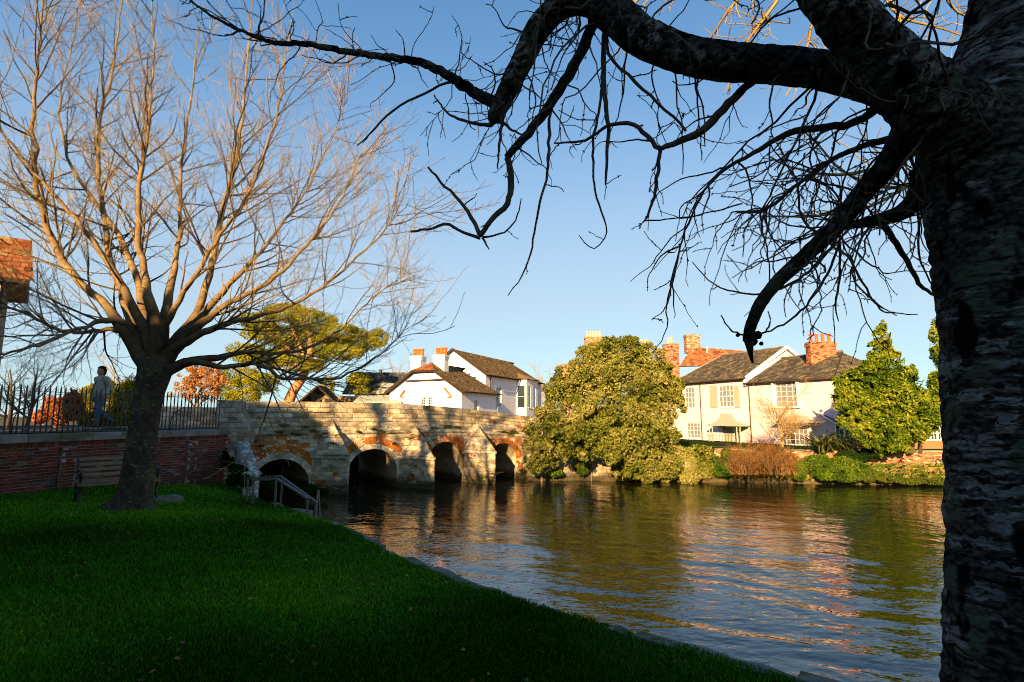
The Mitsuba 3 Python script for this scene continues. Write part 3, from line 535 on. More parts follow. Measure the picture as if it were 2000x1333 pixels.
# bench on a slab
slab = put('bench_slab', MB().box(A(-8.75, 13.15, -0.19), A(0.75, 0.66, 0) * 1.15, A(0.66, -0.75, 0) * 0.33, UP * 0.13), 'm_coping', uv=np.tile(A(0, .5), (8, 1))); tag(slab, 'low concrete slab under the wooden bench', 'slab')
bench = thing('park_bench', 'weathered wooden slat bench with black iron ends in front of brick wall', 'bench')
bu, bn, bo = A(*WU, 0), A(*WN, 0), A(-9.15, 13.2, 0.07)
s0, s1 = P(152, 939, 12.3), P(313, 935, 13.4)
bu = unit((s1 - s0) * [1, 1, 0]); bn = np.cross(bu, UP); bl = np.linalg.norm((s1 - s0)[:2]); bo = (s0 + s1) / 2 * [1, 1, 0] - bn * 0.45 + UP * 0.0
def bp(u, n, z): return bo + bu * u + bn * n + UP * z
for n_, z in ((0.46, 0.36), (0.40, 0.41), (0.31, 0.43), (0.22, 0.435), (0.13, 0.43)):
    b = MB(); b.box(bp(0, n_, z), bu * bl / 2, bn * 0.036, UP * 0.02); put('seat_slat', b, 'm_wood', bench)
for z, n_ in ((0.54, 0.05), (0.65, 0.02), (0.76, -0.01), (0.87, -0.04)):
    b = MB(); b.box(bp(0, n_, z), bu * bl / 2, unit(bn + UP * 0.3) * 0.014, unit(UP - bn * 0.3) * 0.034); put('back_slat', b, 'm_wood', bench)
for u in (-bl / 2 + 0.05, bl / 2 - 0.05):
    b = MB()
    b.tube(spline([bp(u, 0.48, -0.03), bp(u, 0.42, 0.2), bp(u, 0.45, 0.38)], 8), 0.028, 6); b.tube(spline([bp(u, -0.02, -0.03), bp(u, 0.08, 0.2), bp(u, 0.06, 0.45), bp(u, -0.08, 0.95)], 10), 0.028, 6)
    b.tube([bp(u, 0.06, 0.4), bp(u, 0.45, 0.39)], 0.022, 6)
    b.tube(spline([bp(u, 0.03, 0.62), bp(u, 0.2, 0.66), bp(u, 0.4, 0.65), bp(u, 0.48, 0.58), bp(u, 0.44, 0.48), bp(u, 0.42, 0.42)], 14), 0.024, 6)
    b.tube([bp(u + 0.001, 0.34 + 0.08 * math.cos(t), 0.53 + 0.08 * math.sin(t)) for t in np.linspace(0, 6.283, 13)], 0.012, 5)
    put('iron_end', b, 'm_black_iron', bench)
# ---------------------------------------------------------------- bare trees
def grow(rng, p, d, L, n, up=0.1, wig=0.12, grav=0.0):
    p = np.asarray(p, float).copy(); d = unit(d); out = [p.copy()]; st = L / n
    for _ in range(n):
        d = unit(d + rng.normal(0, wig, 3) + UP * (up - grav)); p = p + d * st; out.append(p.copy())
    return np.array(out)
def sprout(rng, parents, per_m, lens, up, wig, n, r_ratio, rmin, tmin=0.25, ang=(35, 75), grav=0.0, maxr=0.02, taper=0.35):
    """Side shoots: parents [(pts, radii)] -> [(pts, radii)]."""
    out = []
    for pts, rad in parents:
        seg = np.linalg.norm(np.diff(pts, axis=0), axis=1); cum = np.concatenate([[0], np.cumsum(seg)]); tot = cum[-1]
        for s in np.sort(rng.uniform(tmin * tot, tot, rng.poisson(per_m * tot * (1 - tmin)))):
            i = min(np.searchsorted(cum, s) - 1, len(pts) - 2); i = max(i, 0); t = (s - cum[i]) / max(seg[i], 1e-6)
            p = pts[i] + (pts[i + 1] - pts[i]) * t; r = rad[i] + (rad[i + 1] - rad[i]) * t; d = unit(pts[i + 1] - pts[i])
            q = unit(np.cross(d, rng.normal(0, 1, 3))); a = math.radians(rng.uniform(*ang))
            L = rng.uniform(*lens) * (1.15 - 0.6 * s / tot)
            r0 = min(max(r * r_ratio, rmin), maxr)
            out.append((grow(rng, p, d * math.cos(a) + q * math.sin(a), L, n, up, wig, grav), np.linspace(r0, max(r0 * taper, rmin * 0.7), n + 1)))
    return out
def many(lst, sides, uvs=1.0):
    b = MB()
    for k in {len(p) for p, _ in lst}:
        g = [(p, r) for p, r in lst if len(p) == k]
        v, f, uv = tubes(np.array([p for p, _ in g]), np.array([r for _, r in g]), sides, uvs); b.add(v, f, uv)
    return b
def buds(rng, lst, b, size, per):
    """Small buds along shoots."""
    c, d = [], []
    for p, r in lst:
        for _ in range(per):
            i = rng.integers(1, len(p)); c.append(p[i] + rng.normal(0, r[i] * .6, 3)); d.append(unit(p[i] - p[i - 1] + rng.normal(0, 0.5, 3)))
    c, d = np.array(c), np.array(d); s = rng.uniform(0.6, 1.4, (len(c), 1)) * size
    a = np.cross(d, [0.3, 0.2, 0.9]); a /= np.linalg.norm(a, axis=1, keepdims=True); e = np.cross(d, a)
    v = np.stack([c - d * s, c + a * s * 0.45, c + e * s * 0.45, c - (a + e) * s * 0.4, c + d * s * 1.4], 1).reshape(-1, 3)
    f = (np.array([[0, 1, 2], [0, 2, 3], [0, 3, 1], [4, 2, 1], [4, 3, 2], [4, 1, 3]])[None] + (np.arange(len(c)) * 5)[:, None, None]).reshape(-1, 3)
    b.add(v, f)

rt = np.random.default_rng(42)
tree = thing('bare_tree', 'leafless spreading tree with golden sunlit limbs growing from the lawn before the bench', 'tree')
def pth(l, n, y0, y1, wob=0.0):
    """Control points (px, py, r) measured in the photo, the depth running from y0 to y1 metres."""
    l = [tuple(q) for q in l]; m = len(l)
    c = np.array([np.r_[P(q[0], q[1], y0 + (y1 - y0) * (i / (m - 1))), q[2]] for i, q in enumerate(l)])
    s = spline(c, n); s[1:-1, :3] += rt.normal(0, wob, (n - 2, 3)); return s[:, :3], s[:, 3]
tp, tr = pth([(250, 1012, .43), (258, 985, .335), (266, 955, .30), (272, 900, .275), (281, 830, .262), (292, 765, .27), (302, 725, .31), (305, 700, .30)], 30, 11.5, 11.5)
b = MB(); v, f, uv = tubes(tp[None], tr[None], 28, 1.0)
ang = np.arctan2(v[:, 1] - 11.5, v[:, 0] - np.repeat(tp[:, 0], 29)); hgt = v[:, 2]
fl = 1 + (0.30 + 0.28 * np.cos(ang * 5 + 1) + 0.10 * np.cos(ang * 9)) * np.exp(-np.maximum(hgt, 0) / 0.16) + 0.05 * (meshkit.fbm(v * [5, 5, 3], 3) - 0.5) * 2
ctr = np.repeat(tp, 29, 0); v = ctr + (v - ctr) * fl[:, None]; b.add(v, f, uv)
put('trunk', b, 'm_trunk', tree, smooth=True, uv=b.uv())
LIMBS = [  # px, py, radius; end depth
    ([(290, 715, .20), (250, 655, .15), (212, 600, .125), (160, 555, .11), (112, 490, .10), (82, 415, .085), (68, 330, .07), (66, 230, .055), (76, 100, .035), (90, -60, .015)], 10.4),
    ([(295, 712, .18), (265, 640, .14), (236, 570, .115), (218, 520, .10), (204, 440, .085), (191, 330, .07), (200, 215, .05), (226, 90, .033), (244, -50, .014)], 12.6),
    ([(310, 708, .17), (297, 610, .12), (277, 510, .10), (270, 390, .075), (290, 255, .05), (300, 120, .03), (292, -20, .012)], 11.0),
    ([(322, 706, .18), (350, 660, .15), (385, 610, .125), (407, 540, .105), (424, 470, .09), (441, 390, .075), (460, 318, .06), (478, 200, .042), (488, 70, .025), (496, -40, .01)], 12.4),
    ([(330, 700, .14), (380, 640, .10), (450, 592, .08), (520, 555, .062), (600, 478, .046), (665, 390, .03), (705, 300, .016)], 10.6),
    ([(290, 690, .12), (262, 655, .085), (208, 645, .07), (152, 650, .06), (104, 640, .055), (58, 615, .046), (0, 597, .036), (-70, 585, .02)], 12.9),
    ([(325, 720, .13), (400, 702, .085), (478, 690, .07), (560, 690, .05), (650, 655, .034), (735, 575, .02), (800, 530, .01)], 12.2),
    ([(318, 735, .13), (378, 706, .085), (438, 716, .075), (500, 710, .066), (560, 742, .05), (640, 740, .034), (740, 695, .02), (800, 630, .01)], 10.9),
    ([(285, 700, .11), (225, 625, .07), (160, 640, .055), (90, 670, .045), (10, 690, .03), (-60, 705, .015)], 9.9),
    ([(312, 700, .14), (330, 570, .09), (350, 470, .07), (352, 360, .055), (366, 240, .038), (381, 120, .022), (392, 10, .01)], 13.4),
    ([(335, 690, .12), (430, 575, .07), (520, 480, .052), (592, 380, .036), (640, 285, .022), (682, 180, .009)], 13.2),
    ([(300, 700, .13), (240, 560, .08), (150, 430, .06), (60, 330, .04), (0, 250, .028), (-60, 150, .012)], 9.6),
    ([(310, 700, .11), (420, 640, .07), (560, 600, .05), (680, 520, .035), (760, 440, .02), (800, 390, .008)], 9.8),
    ([(305, 700, .11), (330, 620, .07), (420, 480, .055), (500, 350, .04), (540, 230, .026), (560, 120, .011)], 9.7),
    ([(300, 705, .10), (250, 500, .07), (130, 300, .045), (120, 180, .03), (150, 60, .018), (160, -40, .01)], 13.8)]
for l, ye in LIMBS:
    lp, lr = pth([(a, c, r * (0.92 if i < 2 else 0.66)) for i, (a, c, r) in enumerate(l)], 34, 11.5, ye, 0.016)
    lk = newkey(tree + '__limb')
    bb = MB(); bb.tube(lp, lr, 10, True, 1.0); scene[lk] = mikit.ply(bb.get(), 'm_pale_bark', smooth=True, uv=bb.uv())
    main = [(lp, lr)]
    a1 = sprout(rt, main, 5.0, (1.0, 2.9), 0.035, 0.08, 11, 0.5, 0.008, 0.2, (25, 62), maxr=0.021, taper=0.25)
    a2 = sprout(rt, a1, 4.4, (0.5, 1.5), 0.045, 0.085, 7, 0.5, 0.005, 0.12, (20, 55), maxr=0.010, taper=0.6)
    a3 = sprout(rt, a2, 2.2, (0.12, 0.55), 0.06, 0.10, 4, 0.7, 0.0038, 0.2, (25, 60), maxr=0.006, taper=0.8)
    q = many(a1, 6); put('branches', q, 'm_pale_bark', lk, smooth=True, uv=q.uv()); labels[lk + '__branches'] = {'kind': 'stuff'}
    q = many(a2, 4); v3 = many(a3, 3); q.add(*v3.get()); buds(rt, a2, q, 0.013, 3); put('twigs', q, 'm_red_twig', lk, smooth=True); labels[lk + '__twigs'] = {'kind': 'stuff'}

# ---------------------------------------------------------------- the big tree at the right edge
rr = np.random.default_rng(5)
rt = rr
big = thing('cherry_tree', 'dark bare tree with a thick rough trunk and low limbs at the right edge', 'tree')
def rough_tube(lp, lr, sides, amp, freq=6.0):
    v, f, uv = tubes(lp[None], lr[None], sides, 1.0); k = sides + 1; ctr = np.repeat(lp, k, 0)
    n_ = 1 + amp * 2 * (meshkit.fbm(v * freq, 4, 3) - 0.5) + amp * 0.9 * 2 * (meshkit.fbm(v * freq * 4, 3, 8) - 0.5)
    n_ = n_.reshape(-1, k); n_[:, -1] = n_[:, 0]
    return ctr + (v - ctr) * n_.reshape(-1, 1), f, uv
tp, tr = pth([(2032, 1720, .40), (2018, 1500, .335), (2008, 1333, .318), (2002, 1000, .308), (1990, 760, .312), (1976, 560, .318), (1958, 420, .33), (1945, 330, .35), (1955, 230, .30), (1985, 60, .25), (2010, -120, .22), (2030, -400, .18)], 260, 2.75, 2.95)
v, f, uv = rough_tube(tp, tr, 90, 0.06); b = MB(); b.add(v, f, uv); put('trunk', b, 'm_cherry', big, smooth=True, uv=uv)
BIG = [
    ([(1935, 380, .20), (1890, 275, .215), (1835, 210, .195), (1775, 165, .17), (1710, 100, .145), (1650, 30, .13), (1590, -60, .12), (1520, -200, .10)], 2.85, 2.5, 36, 110),
    ([(1790, 190, .12), (1720, 165, .115), (1620, 140, .105), (1520, 128, .102), (1430, 122, .105), (1340, 108, .108), (1265, 78, .112), (1200, 30, .115), (1140, -25, .105), (1080, -120, .09)], 2.8, 3.3, 30, 170),
    ([(1180, 10, .10), (1110, 5, .088), (1060, 45, .082), (1022, 115, .075), (990, 180, .066), (966, 228, .05), (962, 240, .02)], 3.3, 3.75, 24, 110),
    ([(966, 232, .022), (958, 245, .016), (930, 241, .012), (895, 233, .010), (868, 214, .008), (848, 186, .005)], 3.74, 3.9, 6, 24),
    ([(964, 236, .016), (985, 243, .011), (1004, 258, .008), (1022, 262, .005)], 3.74, 3.7, 6, 14),
    ([(990, 200, .014), (978, 260, .011), (972, 330, .0045)], 3.7, 3.75, 6, 16),
    ([(972, 205, .045), (935, 185, .040), (880, 150, .034), (820, 122, .030), (740, 110, .026), (655, 97, .022), (600, 86, .021), (540, 84, .018), (480, 64, .014), (420, 35, .011), (362, -8, .008)], 3.72, 4.3, 10, 110),
    ([(1162, 40, .036), (1120, 130, .036), (1080, 195, .034), (1040, 250, .030), (1012, 282, .028), (990, 308, .024)], 3.4, 3.7, 8, 20),
    ([(990, 308, .022), (998, 345, .023), (994, 390, .021), (960, 430, .019), (938, 460, .018)], 3.7, 3.8, 8, 16),
    ([(938, 462, .016), (915, 415, .013), (870, 365, .010), (836, 327, .008)], 3.8, 3.95, 6, 14),
    ([(938, 466, .012), (905, 455, .0105), (872, 437, .011), (842, 447, .009), (802, 453, .007)], 3.8, 3.7, 6, 14),
    ([(942, 464, .008), (975, 458, .007), (1000, 440, .006), (1018, 388, .004)], 3.8, 3.85, 5, 12),
    ([(942, 465, .009), (948, 475, .007), (955, 488, .004)], 3.8, 3.8, 5, 6),
    ([(1770, 250, .075), (1735, 320, .066), (1690, 372, .060), (1630, 445, .052), (1560, 512, .043), (1510, 560, .040), (1478, 608, .037), (1463, 650, .034), (1466, 690, .016), (1470, 708, .008)], 3.0, 3.7, 18, 110),
    ([(1800, 330, .06), (1792, 385, .058), (1755, 418, .046), (1705, 432, .034), (1660, 440, .026), (1600, 455, .016)], 3.05, 3.5, 14, 60),
    ([(1715, 430, .022), (1752, 478, .018), (1780, 525, .015), (1800, 560, .012), (1828, 578, .008)], 3.4, 3.5, 7, 18),
    ([(1480, 148, .022), (1440, 185, .024), (1400, 228, .024), (1355, 265, .022), (1290, 290, .016), (1262, 262, .014), (1225, 240, .013), (1190, 244, .011), (1140, 275, .009), (1082, 280, .005)], 3.05, 3.5, 7, 36),
    ([(1288, 290, .012), (1284, 340, .0115), (1276, 390, .0095), (1258, 432, .006)], 3.35, 3.4, 6, 18),
    ([(1258, 432, .0045), (1320, 427, .0045), (1390, 415, .0045), (1450, 398, .0055)], 3.4, 3.3, 5, 14),
    ([(1186, 25, .018), (1180, 70, .016), (1178, 150, .017), (1186, 220, .014), (1190, 265, .012), (1184, 310, .010), (1183, 362, .006)], 3.35, 3.5, 6, 22),
    ([(1092, 165, .012), (1078, 190, .009), (1072, 260, .011), (1068, 340, .009), (1050, 410, .008), (1040, 480, .0065), (1024, 530, .005), (992, 578, .003)], 3.6, 3.7, 6, 30),
    ([(1179, 140, .011), (1172, 205, .009), (1158, 280, .009), (1158, 340, .0075), (1172, 410, .0065), (1186, 455, .005), (1160, 486, .004), (1131, 460, .003)], 3.4, 3.6, 5, 30),
    ([(1196, 40, .013), (1186, 95, .010), (1235, 155, .011), (1290, 205, .010), (1340, 256, .008)], 3.3, 3.2, 6, 16),
    ([(905, 165, .012), (870, 162, .010), (838, 180, .009), (800, 196, .009), (760, 222, .0085), (725, 258, .007), (697, 285, .005)], 4.0, 4.2, 6, 16),
    ([(1720, 205, .026), (1650, 245, .022), (1560, 255, .019), (1480, 295, .014), (1410, 335, .010), (1360, 400, .007), (1330, 480, .006), (1308, 560, .004)], 3.0, 3.5, 6, 34),
    ([(1745, 270, .022), (1650, 300, .016), (1560, 360, .012), (1490, 410, .011), (1440, 415, .009)], 3.1, 3.6, 6, 26),
    ([(1650, 430, .009), (1560, 545, .008), (1480, 575, .0065), (1405, 560, .005), (1352, 512, .003)], 3.5, 3.6, 5, 26),
    ([(1640, 470, .009), (1580, 590, .0075), (1520, 640, .006), (1480, 655, .0055)], 3.5, 3.55, 5, 20),
    ([(1660, 500, .008), (1690, 560, .007), (1730, 610, .005), (1792, 615, .003)], 3.5, 3.6, 5, 20),
    ([(1640, 450, .008), (1640, 540, .0075), (1632, 600, .0055), (1638, 628, .003)], 3.5, 3.6, 5, 16),
    ([(1462, 655, .007), (1430, 645, .0055), (1408, 616, .004)], 3.68, 3.6, 5, 10),
    ([(1470, 655, .007), (1500, 642, .006), (1505, 625, .005), (1500, 608, .003)], 3.68, 3.7, 5, 10)]
made = []
for l, ya, yb, sides, n in BIG:
    lp, lr = pth(l, n, ya, yb, 0.003 if l[0][2] < .05 else 0.0)
    v, f, uv = rough_tube(lp, lr, sides, 0.09 if lr.max() > 0.05 else 0.13, 8 if lr.max() > .05 else 25)
    b = MB(); b.add(v, f, uv); fat = lr.max() > 0.028
    k = put('limb' if fat else 'branch', b, 'm_cherry' if fat else 'm_dark_twig', big, smooth=True, uv=uv); made.append((k, lp, lr))
# knobbly end of the low limb
b = MB()
for px, py, r in ((1480, 655, .028), (1470, 668, .03), (1458, 662, .026), (1441, 655, .012), (1487, 672, .014)):
    m = trimesh.creation.icosphere(2, r); w = np.array(m.vertices) * (1 + 0.5 * (meshkit.fbm(np.array(m.vertices) * 40 + px, 3) - 0.5))[:, None]; b.add(w + P(px, py, 3.68), m.faces)
k = put('knot', b, 'm_cherry', made[13][0], smooth=True)
def droop(idx, n, lens, grav, r, seed, wig=0.22, t0=0.1, t1=1.0, spread=1.0):
    rng = np.random.default_rng(seed); out = []
    for i in idx:
        k, lp, lr = made[i]
        for _ in range(n):
            j = rng.integers(int(t0 * (len(lp) - 1)), max(int(t1 * (len(lp) - 1)), 1)); d = unit(lp[min(j + 1, len(lp) - 1)] - lp[max(j - 1, 0)])
            q = unit(rng.normal(0, 1, 3) * [1, 0.8, 1] - UP * 0.3); L = rng.uniform(*lens); m = 14
            p = grow(rng, lp[j], d * 0.6 + q * spread, L, m, 0, wig, grav); p2 = p.copy()
            out.append((p2, np.linspace(r * rng.uniform(0.6, 1.3), r * 0.4, m + 1)))
    return out
tw = droop([1], 20, (0.5, 1.3), 0.16, 0.0075, 1) + droop([2], 34, (0.35, 0.9), 0.05, 0.0065, 2) + droop([6], 36, (0.25, 0.7), -0.06, 0.0055, 3, t1=0.8) + droop([7], 10, (0.2, 0.6), 0.05, 0.005, 4)
tw += droop([13], 32, (0.35, 0.95), 0.07, 0.0065, 5, t0=0.0, t1=0.55) + droop([14], 24, (0.4, 1.0), 0.0, 0.0065, 6) + droop([24, 25], 18, (0.3, 0.8), 0.10, 0.0055, 7) + droop([16], 8, (0.2, 0.6), 0.08, 0.0045, 9)
tw += droop([0], 26, (0.6, 1.6), 0.02, 0.009, 10, t0=0.25)
t2 = sprout(rr, tw, 3.2, (0.12, 0.4), -0.02, 0.2, 6, 0.7, 0.0032, 0.15, (35, 80), maxr=0.005, taper=0.7)
t2 += sprout(rr, [(lp, lr) for k, lp, lr in made if lr.max() < 0.05], 1.6, (0.05, 0.28), 0.02, 0.25, 6, 0.5, 0.0032, 0.15, (40, 85), maxr=0.005, taper=0.7)
q = many(tw, 6); q.add(*many(t2, 4).get()); buds(rr, tw + t2, q, 0.009, 3)
k = put('twigs', q, 'm_dark_twig', big, smooth=True); labels[k] = {'kind': 'stuff'}
# branches of the same crown farther out that catch the sun
far = []
for px, py, Y, dpx, dpy in [(1560, -60, 5.6, -90, 110), (1640, -40, 5.8, -120, 150), (1480, -70, 5.5, -120, 140), (1400, -60, 5.7, -150, 150), (1720, -20, 6.0, 60, 120), (1840, -60, 5.8, 20, 140), (1790, 300, 5.2, -150, 130), (1800, 360, 5.6, -200, 60), (1820, 330, 5.5, -260, 120), (1330, -80, 5.5, -120, 130)]:
    a0 = P(px, py, Y); a1 = P(px + dpx, py + dpy, Y + rr.uniform(-0.3, 0.6)); L = np.linalg.norm(a1 - a0) * 1.3
    far.append((grow(rr, a0, a1 - a0, L, 12, 0.02, 0.12), np.linspace(0.022, 0.008, 13)))
f2 = sprout(rr, far, 9, (0.4, 1.0), 0.0, 0.2, 9, 0.5, 0.006, 0.05, (30, 80), maxr=0.01, taper=0.5)
f3 = sprout(rr, f2, 3, (0.1, 0.4), 0.03, 0.2, 5, 0.6, 0.004, 0.15, (35, 80), maxr=0.006)
q = many(far, 6); q.add(*many(f2, 4).get()); q.add(*many(f3, 3).get())
k = put('outer_twigs', q, 'm_red_twig', big, smooth=True); labels[k] = {'kind': 'stuff'}
# ---------------------------------------------------------------- houses
rh = np.random.default_rng(17)
def wall(parent, o, ex, w, poly_holes, poly, mat, name='wall', th=0.25):
    n = np.cross(ex, UP); p = poly
    for hh in poly_holes: p = p.difference(hh)
    b = MB(); b.poly(p, o, ex, UP, n, -th, 0.0); return put(name, b, mat, parent)
def window(parent, o, ex, x, z, w, h, cols, rows, pane='m_glass', deep=0.10, name='window', sill=True, sash=True, frame='m_paint_white', arch=0.0):
    n = np.cross(ex, UP); c = o + ex * x + UP * z; b = MB(); fw_ = 0.055
    def bx(x0, x1, z0, z1, d0, d1): b.box(c + ex * (x0 + x1) / 2 + UP * (z0 + z1) / 2 + n * (d0 + d1) / 2, ex * (x1 - x0) / 2, n * (d1 - d0) / 2, UP * (z1 - z0) / 2)
    d = -deep
    bx(0.002, fw_, 0.002, h - .002, d - 0.03, d + 0.05); bx(w - fw_, w - .002, 0.002, h - .002, d - 0.03, d + 0.05); bx(fw_, w - fw_, 0.002, fw_, d - 0.03, d + 0.05); bx(fw_, w - fw_, h - fw_, h - .002, d - 0.03, d + 0.05)
    for i in range(1, cols): bx(w * i / cols - 0.013, w * i / cols + 0.013, fw_, h - fw_, d - 0.02, d + 0.025)
    for j in range(1, rows):
        t = 0.025 if sash and j == rows // 2 else 0.013
        bx(fw_, w - fw_, h * j / rows - t, h * j / rows + t, d - 0.019, d + (0.045 if t > .02 else 0.024))
    if sill: bx(-0.08, w + 0.08, -0.07, -0.002, d + 0.0, 0.06)
    k = put(name, b, frame, parent)
    b = MB(); q = [c + ex * a + UP * e + n * d for a, e in ((fw_, fw_), (w - fw_, fw_), (w - fw_, h - fw_), (fw_, h - fw_))]; b.add(q, [[0, 1, 2, 3]]); put('pane', b, pane, k)
    return k
def hole(x, z, w, h): return sg.box(x, z, x + w, z + h)
def roof(parent, poly, o, ea, eb, tone, name='roof', sw=0.28, sh=0.2, th=0.08, mat='m_slate', base='m_gutter'):
    """Slates on the plane (o, ea along the eave, eb up the slope)."""
    n = np.cross(ea, eb); b = MB(); b.poly(poly, o, ea, eb, n, -th, 0.0); k = put(name, b, base, parent)
    x0, y0, x1, y1 = poly.bounds; b = MB(); pp = shapely.prepared.prep(poly); r = 0; y = y0
    while y < y1:
        x = x0 - (r % 2) * sw / 2
        while x < x1:
            a0, a1, c0, c1 = max(x, x0) + 0.006, min(x + sw, x1) - 0.006, y, min(y + sh * 1.25, y1)
            q = sg.box(a0, c0, a1, c1) if a1 > a0 + 0.02 else None
            if q is not None and pp.intersects(q):
                if not pp.contains(q):
                    g = q.intersection(poly); q = None
                    if g.geom_type == 'Polygon' and g.area > 0.01:
                        cc = np.array(g.exterior.coords)[:-1]; cc = cc if g.exterior.is_ccw else cc[::-1]; hgt = 0.028 - 0.024 * (cc[:, 1] - c0) / max(c1 - c0, 1e-3)
                        v = o + cc[:, :1] * ea + cc[:, 1:2] * eb + hgt[:, None] * n
                        b.add(v, [[0, i, i + 1] for i in range(1, len(cc) - 1)], A(tone if rh.uniform() > .06 else 1, rh.uniform()))
                else:
                    w1 = rh.normal(0, 0.003); p4 = [(a0, c0, .028 + w1), (a1, c0, .028 - w1), (a1, c1, .004), (a0, c1, .004), (a0, c0, 0.0), (a1, c0, 0.0)]
                    b.add([o + ea * a + eb * c + n * d for a, c, d in p4], [[0, 1, 2], [0, 2, 3], [4, 5, 1], [4, 1, 0]], A(tone if rh.uniform() > .06 else 1, rh.uniform()))
            x += sw
        y += sh; r += 1
    kk = put('slates', b, mat, k, uv=b.uv()); labels[kk] = {'kind': 'stuff'}; return k
def bricks_box(parent, c, ex, ey, hx, hy, z0, z1, name='chimney', tone=(4, 0, 5), course=0.075, step=True):
    """A chimney stack of brick courses, with a corbelled head."""
    b = MB(); z = z0; i = 0
    while z < z1:
        g = 0.05 if step and z > z1 - 0.3 else 0.0
        for sx, e, f, h, l in ((1, ex, ey, hx, hy), (-1, ex, ey, hx, hy), (1, ey, ex, hy, hx), (-1, ey, ex, hy, hx)):
            a = -l - g + (0.11 if i % 2 else 0)
            t_ = -l - g
            while t_ < l + g:
                t2 = min(t_ + (0.12 if i % 2 and t_ == -l - g else 0.225), l + g)
                b.box(c + e * sx * (h + g - 0.04) + f * (t_ + t2) / 2 + UP * (z + course / 2 - c[2]), f * ((t2 - t_) / 2 - 0.005), e * (0.04 + 0.002 * rh.uniform()), UP * (course / 2 - 0.005), A(tone[rh.integers(len(tone))], rh.uniform())); t_ = t2
        z += course; i += 1
    k = put(name, b, 'm_brick', parent, uv=b.uv())
    b = MB(); b.box(c + UP * ((z0 + z1) / 2 - c[2]), ex * (hx - 0.012), ey * (hy - 0.012), UP * (z1 - z0 - 0.02) / 2); put('mortar_core', b, 'm_mortar', k)
    b = MB(); b.box(c + UP * (z1 + 0.03 - c[2]), ex * hx, ey * hy, UP * 0.05); put('flaunching', b, 'm_coping', k)
    return k
def pot(parent, c, h, r, mat='m_terracotta'):
    b = MB(); prof = [(r * 1.15, 0), (r * 1.15, .06), (r, .09), (r * .9, h * .8), (r * 1.12, h * .82), (r * 1.14, h * .93), (r * 1.05, h * .97), (r * .8, h), (r * .72, h * 1.001)]
    b.tube([c + UP * z for _, z in prof], [q for q, _ in prof], 12, False); put('chimney_pot', b, mat, parent)
def gutter(parent, a, c, ends=True):
    b = MB(); b.bar(a, c, 0.10, 0.09); put('gutter', b, 'm_gutter', parent)
def downpipe(parent, p, z0, z1, n, mat='m_pipe'):
    b = MB(); b.tube([p * [1, 1, 0] + UP * (z1 + .05) + n * 0.22, p * [1, 1, 0] + UP * (z1 - .15) + n * 0.1, p * [1, 1, 0] + UP * (z1 - 0.35) + n * 0.06, p * [1, 1, 0] + UP * z0 + n * 0.06], 0.045, 8); put('downpipe', b, mat, parent)

# --- pink house, two ranges under one street line
H0, H1, HM = A(14.75, 50.6, 0), A(20.6, 36.4, 0), A(17.7, 43.1, 0)
hx_ = unit(H1 - H0); hn = np.cross(hx_, UP); LA = np.linalg.norm(HM - H0); LB = np.linalg.norm(H1 - HM)
def onf(px, py, off=0.0):              # (along the facade from H0, height) of a point measured in the photo
    d = DR(px, py); o_ = H0 + hn * off; nn = hn[:2]; t = (o_[:2] @ nn) / (d[:2] @ nn); p = EYE + d * t; return (p - o_) @ hx_, p[2]
pinkA = thing('pink_house', 'left range of pink riverside house with sage shutters and canopied porch', 'house')
zeA, zg = onf(1462, 737)[1], -0.15
winA = []
for x0, x1, y0, y1, cols, rows in ((1337, 1356, 757, 797, 3, 4), (1403, 1432, 753, 796, 4, 4), (1341, 1367, 826, 856, 4, 4)):
    (a, z1), (c, z0) = onf(x0, (y0 + y1) / 2), onf(x1, (y0 + y1) / 2); xm = (x0 + x1) / 2; z1, z0 = onf(xm, y0)[1], onf(xm, y1)[1]; winA.append((a, z0, c - a, z1 - z0, cols, rows))
dx0, dx1 = onf(1412, 860)[0], onf(1433, 860)[0]; dz1 = onf(1420, 836)[1]
wall(pinkA, H0, hx_, LA, [hole(*w[:4]) for w in winA] + [hole(dx0, zg + .02, dx1 - dx0, dz1 - zg)], sg.Polygon([(-1.5, -.4), (LA - 0.01, -.4), (LA - 0.01, zeA), (-1.5, zeA)]), 'm_pink')
for i, w in enumerate(winA): window(pinkA, H0, hx_, *w, pane='m_blind')
